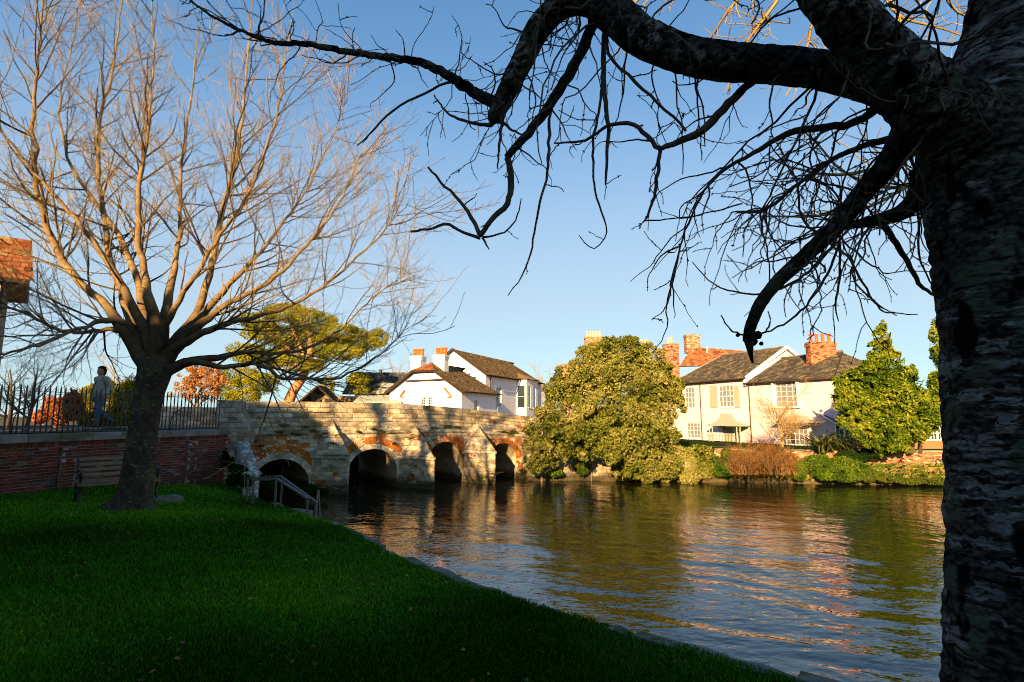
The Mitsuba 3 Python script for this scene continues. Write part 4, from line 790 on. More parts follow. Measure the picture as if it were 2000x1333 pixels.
# door
b = MB(); b.box(H0 + hx_ * (dx0 + dx1) / 2 + UP * (zg + dz1) / 2 - hn * 0.14, hx_ * (dx1 - dx0) / 2, hn * 0.03, UP * (dz1 - zg) / 2 * 0.99); dk = put('door', b, 'm_sage', pinkA); labels[dk] = {'label': 'sage green front door under the canopy'}
for q in (0.27, 0.73):
    b = MB(); b.box(H0 + hx_ * (dx0 + (dx1 - dx0) * q) + UP * (dz1 - 0.32) - hn * 0.105, hx_ * (dx1 - dx0) * 0.17, hn * 0.006, UP * 0.2); put('pane', b, 'm_glass', dk)
    b = MB(); b.box(H0 + hx_ * (dx0 + (dx1 - dx0) * q) + UP * (zg + 0.8) - hn * 0.105, hx_ * (dx1 - dx0) * 0.17, hn * 0.008, UP * 0.55); put('panel', b, 'm_sage', dk)
for x0, x1 in ((1387, 1402), (1434.5, 1445)):
    a, c = onf(x0, 775)[0], onf(x1, 775)[0]; z0, z1 = onf((x0 + x1) / 2, 797)[1], onf((x0 + x1) / 2, 754)[1]; m = H0 + hx_ * (a + c) / 2 + UP * (z0 + z1) / 2
    b = MB(); b.box(m + hn * .03, hx_ * (c - a) / 2, hn * 0.022, UP * (z1 - z0) / 2)
    sk = put('shutter', b, 'm_sage', pinkA)
    for h in (-1, 1):
        b = MB(); b.box(m + hn * .056 + UP * h * (z1 - z0) * 0.24, hx_ * (c - a) * 0.36, hn * 0.006, UP * (z1 - z0) * 0.19); put('panel', b, 'm_sage', sk)
# canopy of the porch: a swept lead roof on posts
cx0, cx1, czb, czt = onf(1384, 830, 1.0)[0] , onf(1448, 829, 1.0)[0], onf(1416, 830, 1.0)[1], onf(1418, 809)[1]
tx0, tx1 = onf(1407, 809)[0], onf(1430, 809)[0]
b = MB(); K = 10; v = []
for i in range(K + 1):
    t = i / K; s_ = 1 - (1 - t) ** 2.2 * 1.0; l, r_, d_ = cx0 + (tx0 - cx0) * (1 - (1 - t) ** 1.9), cx1 + (tx1 - cx1) * (1 - (1 - t) ** 1.9), 1.15 * (1 - t) ** 1.9
    z = czb + (czt - czb) * t ** 1.35
    v += [H0 + hx_ * l + UP * z, H0 + hx_ * l + hn * (d_ + .02) + UP * z, H0 + hx_ * r_ + hn * (d_ + .02) + UP * z, H0 + hx_ * r_ + UP * z]
b.add(v, [[i * 4 + j, i * 4 + j + 1, i * 4 + 5 + j, i * 4 + 4 + j] for i in range(K) for j in range(3)] + [[K * 4, K * 4 + 1, K * 4 + 2, K * 4 + 3]])
ck = put('canopy', b, 'm_lead', pinkA, smooth=30)
b = MB(); z = czb - .05
for a, c in (((cx0, 0), (cx0, 1.15)), ((cx0, 1.15), (cx1, 1.15)), ((cx1, 1.15), (cx1, 0))): b.bar(H0 + hx_ * a[0] + hn * a[1] + UP * z, H0 + hx_ * c[0] + hn * c[1] + UP * z, 0.05, 0.1)
put('canopy_edge', b, 'm_sage', ck)
for a in (cx0 + 0.12, cx0 + 0.45, cx1 - 0.45, cx1 - 0.12):
    b = MB(); b.bar(H0 + hx_ * a + hn * 1.05 + UP * zg, H0 + hx_ * a + hn * 1.05 + UP * (czb - .1), 0.07, 0.07); put('canopy_post', b, 'm_sage', pinkA)
pitch = math.radians(38); ub = UP * math.sin(pitch) - hn * math.cos(pitch); run = 4.1
zrA = onf(1498, 683, -run)[1]; pA = math.atan2(zrA - zeA, run); ub = UP * math.sin(pA) - hn * math.cos(pA); slA = run / math.cos(pA)
roof(pinkA, sg.Polygon([(-1.3, -.3), (LA + 0.18, -.3), (LA + .18, slA), (1.2, slA)]), H0 + UP * zeA, hx_, ub, 0)
b = MB(); bp_ = H0 - hn * 2 * run; b.add([H0 - hx_ * 1.4 + UP * zeA, H0 + hx_ * 0.9 - hn * run + UP * zrA, bp_ - hx_ * 1.4 + UP * zeA, H0 + hx_ * (LA - .02) + UP * zeA, H0 + hx_ * (LA - .02) - hn * run + UP * (zrA - .1), bp_ + hx_ * (LA - .02) + UP * zeA], [[0, 1, 2], [3, 5, 4], [3, 3, 3]])
b.add([bp_ - hx_ * 1.4 + UP * zeA, H0 + hx_ * 0.9 - hn * run + UP * zrA, H0 + hx_ * LA - hn * run + UP * zrA, bp_ + hx_ * LA + UP * zeA], [[0, 1, 2, 3]])
b.add([H0 - hx_ * 1.5 + UP * -.4 - hn * .01, H0 - hx_ * 1.5 + UP * zeA - hn * .01, bp_ - hx_ * 1.5 + UP * zeA, bp_ - hx_ * 1.5 - UP * .4], [[0, 1, 2, 3]])
put('gable', b, 'm_pink', pinkA)
b = MB(); b.bar(H0 + hx_ * (LA + .19) + UP * (zeA - .06) + hn * .3, H0 + hx_ * (LA + .19) - hn * run + UP * (zrA - .02), 0.05, 0.26); b.bar(H0 + hx_ * (LA + .19) - hn * (2 * run + .3) + UP * (zeA - .06), H0 + hx_ * (LA + .19) - hn * run + UP * (zrA - .02), 0.05, 0.26); put('bargeboard', b, 'm_paint_white', pinkA)
b = MB(); b.bar(H0 + hx_ * 1.1 - hn * run + UP * (zrA + .03), H0 + hx_ * (LA + .2) - hn * run + UP * (zrA + .03), 0.22, 0.1); put('ridge', b, 'm_coping', pinkA)
gutter(pinkA, H0 - hx_ * 1.3 + hn * .3 + UP * (zeA - .1), H0 + hx_ * (LA + .1) + hn * .3 + UP * (zeA - .1))
downpipe(pinkA, H0 + hx_ * onf(1368, 760)[0], zg, zeA - .1, hn)
cc = P(1311, 700, 52.5); hw = 17 / FPX * 52.5 * 0.85
ck = bricks_box(pinkA, cc * [1, 1, 0], hx_, hn, hw * .8, hw * .7, zeA - .3, P(1311, 674, 52.5)[2], tone=(4, 4, 0, 5))
for q in (-.3, .05): pot(ck, cc * [1, 1, 0] + hx_ * q + UP * (P(1311, 674, 52.5)[2] + .05), 0.62, 0.17, 'm_buff_pot')
pinkB = thing('pink_house', 'right range of pink riverside house with tall bay window and four-pot chimney', 'house')
zeB = onf(1540, 741.5)[1]; O2 = HM + hx_ * 0.01
bx0, bx1 = onf(1517, 780)[0] - LA, onf(1562, 780)[0] - LA; bz1, bz0 = onf(1540, 745)[1], onf(1540, 795)[1]
fx0, fx1, fz1 = onf(1529, 850)[0] - LA, onf(1580, 850)[0] - LA, onf(1552, 826)[1]
wall(pinkB, O2, hx_, LB, [hole(bx0, bz0, bx1 - bx0, min(bz1, zeB - .06) - bz0), hole(fx0, zg + .05, fx1 - fx0, fz1 - zg - .05)], sg.Polygon([(0, -.4), (LB, -.4), (LB, zeB), (0, zeB)]), 'm_pink')
window(pinkB, O2, hx_, bx0, bz0, bx1 - bx0, min(bz1, zeB - .06) - bz0, 4, 5, pane='m_blind', name='window', deep=0.06)
b = MB(); bh = min(bz1, zeB - .06)
for x0, x1, z0, z1 in ((bx0 - .16, bx0, bz0 - .1, bh), (bx1, bx1 + .16, bz0 - .1, bh), (bx0, bx1, bz0 - .1, bz0)): b.box(O2 + hx_ * (x0 + x1) / 2 + UP * (z0 + z1) / 2 + hn * .09, hx_ * (x1 - x0) / 2, hn * .088, UP * (z1 - z0) / 2)
put('bay_surround', b, 'm_paint_white', pinkB);
fk = window(pinkB, O2, hx_, fx0, zg + .05, fx1 - fx0, fz1 - zg - .05, 6, 4, pane='m_blind', name='french_window', deep=0.08, sill=False, sash=False)
b = MB(); b.box(O2 + hx_ * (fx0 + (fx1 - fx0) * 0.42) + UP * (zg + fz1) / 2 - hn * 0.068, hx_ * (fx1 - fx0) * 0.07, hn * 0.004, UP * (fz1 - zg) * 0.44); put('open_door_gap', b, 'm_glass', fk)
K = 8; v = []; l0, r0_, zb2, zt2 = onf(1505, 826, .9)[0], onf(1586, 824, .9)[0], onf(1548, 826, .9)[1], onf(1545, 806)[1]
for i in range(K + 1):
    t = i / K; e_ = (1 - t) ** 1.7; d_ = 0.95 * e_; z = zb2 + (zt2 - zb2) * t ** 1.3; l, r_ = l0 + (1 - e_) * 0.9, r0_ - (1 - e_) * 1.1
    v += [H0 + hx_ * l + UP * z, H0 + hx_ * l + hn * (d_ + .02) + UP * z, H0 + hx_ * r_ + hn * (d_ + .02) + UP * z, H0 + hx_ * r_ + UP * z]
b = MB(); b.add(v, [[i * 4 + j, i * 4 + j + 1, i * 4 + 5 + j, i * 4 + 4 + j] for i in range(K) for j in range(3)] + [[K * 4, K * 4 + 1, K * 4 + 2, K * 4 + 3]]); put('canopy', b, 'm_lead', pinkB, smooth=30)
runB = 3.6; zrB = onf(1575, 695, -runB)[1]; pB = math.atan2(zrB - zeB, runB); ub = UP * math.sin(pB) - hn * math.cos(pB); slB = runB / math.cos(pB)
roof(pinkB, sg.Polygon([(0.2, -.3), (LB + 0.3, -.3), (LB - 1.9, slB), (.2, slB)]), O2 + UP * zeB, hx_, ub, 0)
ub2 = unit((-hx_ * 2.2 + UP * (zrB - zeB))); eb = -hn
roof(pinkB, sg.Polygon([(-.3, -.3), (2 * runB + .3, -.3), (runB, np.hypot(2.2, zrB - zeB))]), H1 + UP * zeB, eb, ub2, 0, name='hip')
wall(pinkB, H1, -hn, 7.2, [], sg.Polygon([(0, -.4), (7.2, -.4), (7.2, zeB), (0, zeB)]), 'm_white', name='end_wall')
gutter(pinkB, O2 + hx_ * .1 + hn * .3 + UP * (zeB - .1), H1 + hx_ * .3 + hn * .3 + UP * (zeB - .1)); gutter(pinkB, H1 + hx_ * .32 + hn * .3 + UP * (zeB - .1), H1 + hx_ * .32 - hn * 7 + UP * (zeB - .1))
b = MB(); b.bar(O2 + hx_ * .12 + UP * (zeB + .05) + hn * .3, O2 + hx_ * .12 - hn * runB + UP * (zrB + .1), 0.12, 0.22); put('verge', b, 'm_paint_white', pinkB)
b = MB(); b.bar(O2 - hn * runB + UP * (zrB + .03), O2 + hx_ * (LB - 1.9) - hn * runB + UP * (zrB + .03), 0.2, 0.1); put('ridge', b, 'm_coping', pinkB)
downpipe(pinkB, O2 + hx_ * 0.3, zg, zeB - .1, hn); downpipe(pinkB, H1 - hx_ * 0.15, zg, zeB - .1, hn, 'm_gutter')
b = MB()
for a in (-.14, .16): c = H0 + hx_ * onf(1592, 749)[0] + UP * onf(1592, 749)[1]; b.bar(c + hx_ * a * 1.6 + UP * .2 + hn * .02, c + hx_ * a - UP * .2 + hn * .02, .04, .03)
put('wall_tie', b, 'm_black_iron', pinkB)
c4 = P(1604, 695, 40.0); hw = 26.5 / FPX * 40.0; zt4, zb4 = P(1604, 671, 40)[2], P(1604, 705, 40)[2]
ck = bricks_box(pinkB, c4 * [1, 1, 0], A(1, 0, 0), A(0, 1, 0), hw * .95, .35, zb4 - .6, zt4, tone=(4, 4, 4, 0))
for q in (-.7, -.26, .2, .66): pot(ck, c4 * [1, 1, 0] + A(q * hw, 0, zt4 + .05), 0.62, 0.125)

# --- building behind with the orange tiled roof, and other chimneys
ob = thing('tiled_house', 'house behind with steep orange tiled roof and lichen-covered square chimney', 'house')
yo = 62.0; q0, q1, q2 = P(1322, 706, yo), P(1352, 678, yo), P(1440, 690, yo); q3 = P(1470, 720, yo)
a_ = unit((q2 - q1) * [1, 1, 0]); g = A(0, -math.cos(0.8), -math.sin(0.8))
roof(ob, sg.Polygon([(0, 0), (7.0, 0), (7.0, 2.3), (0.0, 3.2), (-2.2, -0.1)]), q1 + A(0, -math.cos(.8), -math.sin(.8)) * 3.2, A(1, 0, 0), -g, 2, sw=0.4, sh=0.32)
b = MB(); b.box(q1 * [1, 1, 0] + A(2.5, 2.6, 2.5), A(4.6, 0, 0), A(0, 3.5, 0), UP * 3.0); put('wall', b, 'm_brick', ob, uv=np.tile(A(4, .6), (8, 1)))
cq = P(1352, 680, 62.3); hw = 13.5 / FPX * 62; bricks_box(ob, cq * [1, 1, 0], A(1, 0, 0), A(0, 1, 0), hw, .5, cq[2] - .6, P(1352, 656, 62.3)[2], tone=(5, 5, 3, 4), course=0.11)
b = MB(); b.bar(P(1381, 678, 61.3), P(1381, 690, 61.3), .16, .16); put('vent', b, 'm_paint_white', ob)
for lab, px, py0, py1, w, Y, n_ in (('far brick chimney with five buff pots behind the evergreen tree', 1159, 660, 690, 17, 64, 5), ('far pale chimney pot pair just right of the evergreen crown', 1257, 676, 700, 8, 66, 2), ('low far brick chimney left of the evergreen tree', 1106, 713, 740, 10, 62, 0)):
    t_ = thing('chimney', lab, 'chimney'); c = P(px, py0, Y); hw = w / FPX * Y
    k = bricks_box(t_, c * [1, 1, 0], A(1, 0, 0), A(0, 1, 0), hw, .4, P(px, py1, Y)[2] - 3.5, c[2], name='stack', tone=(4, 5, 4), course=0.11)
    for i in range(n_): pot(k, c + A((i + .5 - n_ / 2) * 2 * hw / n_ * .9, 0, .03), .7, hw / n_ * .75, 'm_buff_pot')

# --- white cottage
ct = thing('white_cottage', 'white gabled cottage with brown tiled half-hipped roof behind the bridge', 'house')
G1 = A(-4.0, 45.7, 0); gx_ = unit(A(0.917, -0.40, 0)); gw = 7.0; G0 = G1 - gx_ * gw; sx_ = A(0.40, 0.917, 0); sl = 6.6
ze, za, zt = 4.0, 6.35, 1.2; zh = 5.65
def ong(px, py):
    d = DR(px, py); nn = np.cross(gx_, UP)[:2]; t = (G0[:2] @ nn) / (d[:2] @ nn); p = EYE + d * t; return (p - G0) @ gx_, p[2]
wv = []
for x0, x1 in ((823, 831.5), (836, 844.5)):
    a, c = ong(x0, 783)[0], ong(x1, 783)[0]; wv.append((a, ong(835, 796)[1], c - a, ong(835, 775)[1] - ong(835, 796)[1]))
hh = (zh - ze) / (za - ze)
wall(ct, G0, gx_, gw, [hole(*w) for w in wv], sg.Polygon([(0, zt - 1.5), (gw, zt - 1.5), (gw, ze), (gw / 2 + gw / 2 * (1 - hh), zh), (gw / 2 - gw / 2 * (1 - hh), zh), (0, ze)]), 'm_white')
for w in wv: window(ct, G0, gx_, *w, 2, 4, pane='m_glass', sash=False, deep=.06)
d_ = (946 - 903)  # door-height window in the side wall
sw_ = [(2.15, 1.9, 0.75, 1.3)]
wall(ct, G1, sx_, sl, [hole(*w) for w in sw_], sg.Polygon([(0.26, zt - 1.5), (sl, zt - 1.5), (sl, ze), (0.26, ze)]), 'm_white', name='side_wall')
window(ct, G1, sx_, *sw_[0], 2, 4, pane='m_blind')
sp = math.atan2(za - ze, gw / 2); ubr = -gx_ * math.cos(sp) + UP * math.sin(sp); ls = gw / 2 / math.cos(sp)
ov = 0.35; yh = 1.0
roof(ct, sg.Polygon([(-ov, -.35), (sl + .4, -.35), (sl + .4 - 2.0, ls), (yh, ls), (-ov, ls * hh)]), G1 + UP * ze, sx_, ubr, 1, sw=.22, sh=.17)
ubl = gx_ * math.cos(sp) + UP * math.sin(sp); o_l = G0 + UP * ze + sx_ * sl
roof(ct, sg.Polygon([(-.4, -.35), (sl + ov, -.35), (sl + ov, ls * hh), (sl - yh, ls), (-.4, ls)]), o_l, -sx_, ubl, 1, sw=.22, sh=.17)
hb = unit(sx_ * (yh + ov) + UP * (za - zh)); hl = gw * (1 - hh)
roof(ct, sg.Polygon([(-.1, -.12), (hl + .1, -.12), (hl / 2, np.hypot(yh + ov, za - zh))]), G0 + gx_ * (gw - hl) / 2 - sx_ * ov + UP * zh, gx_, hb, 2, name='hip', sw=.22, sh=.17)
b = MB(); lo = -sx_ * (ov + .02) - UP * .1
for sgn, o in ((1, G0 - gx_ * .3), (-1, G1 + gx_ * .3)):
    b.bar(o + lo + UP * (ze - .2), o + lo + gx_ * sgn * (gw / 2 * hh + .3) + UP * zh, .05, .2)
b.bar(G0 + gx_ * (gw - hl) / 2 + lo + UP * zh, G0 + gx_ * (gw + hl) / 2 + lo + UP * zh, .05, .18)
put('bargeboard', b, 'm_gutter', ct)
ta, tb_ = ong(794, 745), ong(869, 742); b = MB(); b.bar(G0 + gx_ * ta[0] + UP * ta[1] - sx_ * .03, G0 + gx_ * tb_[0] + UP * tb_[1] - sx_ * .03, .06, .16); put('tie_beam', b, 'm_gutter', ct)
for pts_ in (((869, 758), (882, 775)), ((792, 763), (782, 775))):
    (x0, z0), (x1, z1) = ong(*pts_[0]), ong(*pts_[1]); b = MB(); b.bar(G0 + gx_ * x0 + UP * z0 - sx_ * .12, G0 + gx_ * x1 + UP * z1 - sx_ * .03, .13, .13); b.bar(G0 + gx_ * (x1 - .35 * np.sign(x1 - x0)) + UP * (z1 - .05) - sx_ * .03, G0 + gx_ * x1 + UP * (z1 - .02) - sx_ * .03, .12, .12); k = put('brace', b, 'm_terracotta', ct)
gutter(ct, G1 + gx_ * .36 - sx_ * .3 + UP * (ze - .22), G1 + gx_ * .36 + sx_ * (sl + .3) + UP * (ze - .22)); downpipe(ct, G1 + sx_ * (sl - .05), zt, ze - .2, gx_, 'm_steel')
for px, ptop, pbot, Y in ((817, 696, 735, 50.5), (862, 694, 735, 48.2)):
    c = P(px, ptop, Y); hw = 14.5 / FPX * Y; b = MB(); c0 = c * [1, 1, 0]; zb = P(px, pbot, Y)[2] - 1.2
    b.box(c0 + UP * (zb + c[2]) / 2, gx_ * hw * .82, sx_ * hw * .6, UP * (c[2] - zb) / 2); b.box(c0 + UP * (c[2] - .1), gx_ * hw, sx_ * hw * .74, UP * .07); b.box(c0 + UP * (c[2] - .3), gx_ * hw * .91, sx_ * hw * .67, UP * .06)
    k = put('chimney', b, 'm_white', ct)
    for i in range(3): pot(k, c0 + gx_ * (i - 1) * hw * .55 + UP * (c[2] - .02), .66, .19)
# --- long white house
lw = thing('long_white_house', 'long white house with brown slate roof and bay window beside the evergreen', 'house')
E1 = A(-2.5, 54.0, 0); ex2 = unit(A(5.9, 14.0, 0)); gx2 = unit(A(ex2[1], -ex2[0], 0)); hwid = 3.45; LL = 15.5; ze2, zr2 = 5.93, 8.35
E0 = E1 - gx2 * 2 * hwid
wall(lw, E0, gx2, 2 * hwid, [], sg.Polygon([(0, 0), (2 * hwid, 0), (2 * hwid, ze2), (hwid, zr2 - .1), (0, ze2)]), 'm_white', name='gable')
def ons(px, py, off=0.0):
    o_ = E1 + gx2 * off; d = DR(px, py); nn = gx2[:2]; t = (o_[:2] @ nn) / (d[:2] @ nn); p = EYE + d * t; return (p - o_) @ ex2, p[2]
sw2 = []
for x0, x1, y0, y1 in ((968, 980, 757, 796),):
    a, c = ons(x0, 775)[0], ons(x1, 775)[0]; sw2.append((a, ons(974, y1)[1], c - a, ons(974, y0)[1] - ons(974, y1)[1]))
wall(lw, E1, ex2, LL, [hole(*w) for w in sw2], sg.box(0.26, 0, LL, ze2), 'm_white', name='side_wall')
for w in sw2: window(lw, E1, ex2, *w, 1, 2, deep=.12)
b0, b1 = ons(1008, 770)[0], ons(1040, 770)[0]; zb, zt_ = ons(1022, 797)[1], ons(1022, 752)[1]; bd = 0.9; bc = [(b0, 0), (b0 + .7, bd), (b1 - .7, bd), (b1, 0)]
bay = None
for i in range(3):
    (x0, d0), (x1, d1) = bc[i], bc[i + 1]; o = E1 + ex2 * x0 + gx2 * d0; e_ = unit(ex2 * (x1 - x0) + gx2 * (d1 - d0)); w_ = math.hypot(x1 - x0, d1 - d0)
    ws = [(w_ * .5 - .45, zb, .9, zt_ - zb - .15)] if w_ < 2.2 else [(w_ * .28 - .45, zb, .9, zt_ - zb - .15), (w_ * .72 - .45, zb, .9, zt_ - zb - .15)]
    wall(lw, o, e_, w_, [hole(*w) for w in ws], sg.box(0, .3, w_, ze2 - .12), 'm_white', name='bay_wall', th=.12)
    for w in ws: window(lw, o, e_, *w, 1, 2, deep=.05)
sp2 = math.atan2(zr2 - ze2, hwid); ub_ = -gx2 * math.cos(sp2) + UP * math.sin(sp2); ls2 = hwid / math.cos(sp2)
roof(lw, sg.Polygon([(-.3, -.4), (LL, -.4), (LL - 2.2, ls2), (-.3, ls2)]), E1 + UP * ze2, ex2, ub_, 1, sw=.3, sh=.22)
b = MB(); b.add([E0 + UP * ze2, E0 + gx2 * hwid + UP * zr2, E0 + gx2 * hwid + ex2 * LL + UP * zr2, E0 + ex2 * LL + UP * ze2], [[0, 1, 2, 3]]); put('rear_roof', b, 'm_gutter', lw)
ap_ = E1 + ex2 * (b0 + b1) / 2 + UP * (ze2 + .75) - gx2 * .8; br = [E1 + ex2 * (x + (.3 if x > b0 + .1 else -.3) * (d == 0)) + gx2 * (d + .3) + UP * (ze2 - .08) for x, d in bc]
b = MB(); b.add([*br, ap_], [[0, 1, 4], [1, 2, 4], [2, 3, 4]], A(1, .9)); put('bay_roof', b, 'm_slate', lw, uv=b.uv())
b = MB(); b.bar(E1 - ex2 * .3 + gx2 * .3 + UP * (ze2 - .2), E1 - ex2 * .3 - gx2 * hwid + UP * zr2, .06, .22); b.bar(E0 - ex2 * .3 - gx2 * .3 + UP * (ze2 - .2), E1 - ex2 * .3 - gx2 * hwid + UP * zr2, .06, .22); put('bargeboard', b, 'm_gutter', lw)
gutter(lw, E1 + gx2 * .42 - ex2 * .3 + UP * (ze2 - .22), E1 + gx2 * .42 + ex2 * LL + UP * (ze2 - .22)); downpipe(lw, E1 + ex2 * 1.0, 1, ze2 - .25, gx2, 'm_gutter')

# --- dark slated cottage and timber lean-tos left of the white cottage
sc_ = thing('slate_cottage', 'cream gabled cottage with blue slate roof glimpsed through the bare branches', 'house')
K1 = P(716, 790, 62) * [1, 1, 0]; k2 = P(774, 790, 58.5) * [1, 1, 0]; e_ = unit(k2 - K1); nb = -np.cross(e_, UP); w_ = np.linalg.norm(k2 - K1); apz = P(744, 737, 60)[2]; ez_ = P(716, 768, 62)[2]
wall(sc_, K1, e_, w_, [], sg.Polygon([(0, 0.4), (w_, .4), (w_, ez_), (w_ / 2, apz), (0, ez_)]), 'm_white', name='gable')
s_ = math.atan2(apz - ez_, w_ / 2); ls_ = w_ / 2 / math.cos(s_)
roof(sc_, sg.box(-.4, -.4, 7.5, ls_), K1 + UP * ez_ + nb * 7.0, -nb, e_ * math.cos(s_) + UP * math.sin(s_), 3, sw=.35, sh=.28)
roof(sc_, sg.box(-.4, -.4, 7.5, ls_), k2 + UP * ez_ - nb * .1, nb, -e_ * math.cos(s_) + UP * math.sin(s_), 3, sw=.35, sh=.28)
b = MB(); b.tube([P(743, 741, 61), P(743, 722, 61)], .16, 8); put('flue', b, 'm_black_iron', sc_)
b = MB(); o = K1 - e_ * 5.6 + UP * 0; q = P(655, 738, 60); 
roof(sc_, sg.Polygon([(0, 0), (6.3, 0), (6.3, 3.0), (0.6, 3.0)]), P(668, 770, 58), A(1, 0, 0), unit(A(0, .62, .78)), 3, name='wing_roof', sw=.35, sh=.28)
b = MB(); b.box(P(700, 790, 60.5) * [1, 1, 0] + UP * 2.0, A(3.0, 0, 0), A(0, 2, 0), UP * 1.9); put('wing_wall', b, 'm_wood', sc_)
sh_ = thing('timber_shed', 'dark timber shed with low pitched roof behind the bridge parapet', 'shed')
y_ = 50.0; b = MB(); l, r_, t_ = P(590, 790, y_), P(668, 790, y_), P(630, 757, y_)
b.add([l - UP * 2, r_ - UP * 2, r_ - UP * .2, t_, l - UP * .2], [[0, 1, 2], [0, 2, 3], [0, 3, 4]]); put('gable', b, 'm_wood', sh_)
b = MB(); b.bar(l - A(.5, .3, .5), t_ + A(0, -.3, .05), 2.2, .14, side=A(0, 1, 0)); b.bar(r_ + A(.5, -.3, -.5), t_ + A(0, -.3, .05), 2.2, .14, side=A(0, 1, 0)); put('roof', b, 'm_gutter', sh_)
for q in (602, 620, 640, 655):
    b = MB(); b.box(P(q, 787, y_ - .2), A(.25, 0, 0), A(0, .03, 0), UP * .35); put('window', b, 'm_glass', sh_)
lt = thing('lean_to', 'pale green flat lean-to roofs beside the white cottage gable', 'outbuilding')
for (x0, x1, ya, yb, Y) in ((690, 784, 781, 785, 47.5), (735, 772, 757, 766, 52)):
    c0, c1 = P(x0, yb, Y), P(x1, yb, Y); c2, c3 = P(x1 - 4, ya - 8, Y + 3), P(x0 + 12, ya - 8, Y + 3)
    b = MB(); b.add([c0, c1, c2, c3, *[x - UP * .15 for x in (c0, c1, c2, c3)]], [[0, 1, 2, 3], [0, 4, 5, 1], [1, 5, 6, 2], [0, 3, 7, 4]]); put('roof', b, 'm_lead', lt)
    b = MB(); b.box((c0 + c1) / 2 * [1, 1, 0] + A(0, 1.2, (c0[2]) / 2 + .3), A((c1[0] - c0[0]) / 2 * .94, 0, 0), A(0, .8, 0), UP * (c0[2] / 2 - .45)); put('wall', b, 'm_sage', lt)

# --- conservatories at the right
for lab, x0, x1, y0, y1, Y, cols in (('white framed conservatory beside the pink house end wall', 1634, 1722, 830, 884, 35.5, 5), ('white framed greenhouse behind the evergreen at the right', 1780, 1860, 818, 884, 35.0, 6)):
    t_ = thing('conservatory', lab, 'conservatory'); c0, c1 = P(x0, y1, Y), P(x1, y1, Y); zt_ = P(x0, y0, Y)[2]; z0 = -.12; w_ = c1[0] - c0[0]; o = c0 * [1, 1, 0]
    for i in range(cols):
        window(t_, o + A(w_ * i / cols, 0, 0), A(1, 0, 0), 0, z0 + .5, w_ / cols, zt_ - z0 - .5, 2, 3, pane='m_glass', deep=0, sill=False, sash=False)
    b = MB(); b.box(o + A(w_ / 2, .1, z0 + .25), A(w_ / 2, 0, 0), A(0, .1, 0), UP * .25); put('base_wall', b, 'm_brick', t_, uv=np.tile(A(4, .4), (8, 1)))
    b = MB(); b.add([o + UP * zt_ + A(-.1, -.15, .03), o + A(w_ + .1, -.15, zt_ + .03), o + A(w_ + .1, 2.4, zt_ + .9), o + A(-.1, 2.4, zt_ + .9)], [[0, 1, 2, 3]]); k = put('roof', b, 'm_glass', t_)
    b = MB()
    for i in range(cols + 1): b.bar(o + A(w_ * i / cols, -.15, zt_ + .04), o + A(w_ * i / cols, 2.4, zt_ + .92), .06, .05)
    put('roof_bars', b, 'm_paint_white', k); labels[k + '__roof_bars'] = {'kind': 'stuff'}
# --- garden wall and railings on the far bank
gwall = thing('garden_wall', 'old red brick garden wall above the far grassy river bank', 'wall')
g0, g1 = P(1395, 883, 33.0) * [1, 1, 0], P(1900, 880, 30.8) * [1, 1, 0]; e_ = unit(g1 - g0); nn = np.cross(e_, UP); Lg = np.linalg.norm(g1 - g0); ztp = P(1780, 880, 31.2)[2]
b = MB(); b.box((g0 + g1) / 2 - nn * .14 + UP * (ztp - .75), e_ * Lg / 2, nn * .12, UP * .7); put('wall_core', b, 'm_mortar', gwall)
def gtone(s, t): r = rh.uniform(); return 4 if r < .5 else 5 if r < .8 else 0 if r < .93 else 3
lst = pieces(sg.box(0, ztp - .72, Lg, ztp - .08), list(np.arange(ztp - .755, ztp - .05, .075)), (.215, .215), rh, lambda s, t, d: g0 + s[:, None] * e_ + t[:, None] * UP + (d - .02)[:, None] * nn, th=.022, gap=.011, bev=.004, proud=.004, tone=gtone)
emit(gwall, 'brick', lst, 'm_brick', 60)
b = MB(); b.box((g0 + g1) / 2 - nn * .1 + UP * (ztp - .04), e_ * Lg / 2, nn * .17, UP * .04); put('coping', b, 'm_coping', gwall, uv=np.tile(A(0, .9), (8, 1)))
lst = pieces(sg.box(0, ztp - 1.35, Lg, ztp - .72), [ztp - 1.35, ztp - 1.05, ztp - .73], (.5, 1.1), rh, lambda s, t, d: g0 + s[:, None] * e_ + t[:, None] * UP + (d + .02)[:, None] * nn, th=.05, gap=.015, tone=lambda s, t: 3 if rh.uniform() < .6 else 1)
emit(gwall, 'footing_stone', lst, 'm_stone', 60)
for px in (1763, 1831):
    c = P(px, 900, 31.1); tt = np.linspace(0, 6.283, 17); b = MB(); b.tube([c + A(.13 * math.cos(t), -.07, .13 * math.sin(t) - .05) for t in tt], .022, 5, False); b.box(c + UP * .1 - A(0, .02, 0), A(.03, 0, 0), A(0, .05, 0), UP * .03); put('mooring_ring', b, 'm_black_iron', gwall)
def railing(label, a, c, h, step, name='garden_railing'):
    t_ = thing(name, label, 'railing'); a, c = np.asarray(a), np.asarray(c); L = np.linalg.norm(c - a); n_ = int(L / step)
    for z in (.08, h - .05): b = MB(); b.bar(a + UP * z, c + UP * z, .02, .035, side=UP); put('rail', b, 'm_black_iron', t_)
    for i in range(n_ + 1):
        p = a + (c - a) * i / n_; b = MB(); b.tube([p, p + UP * h, p + UP * (h + .06)], [.011, .011, .003], 5); put('bar', b, 'm_black_iron', t_)
railing('garden railings in front of the canopied porch of the pink house', P(1384, 884, 33.3) * [1, 1, 0] + UP * ztp, P(1436, 883, 33.0) * [1, 1, 0] + UP * ztp, .78, .16)
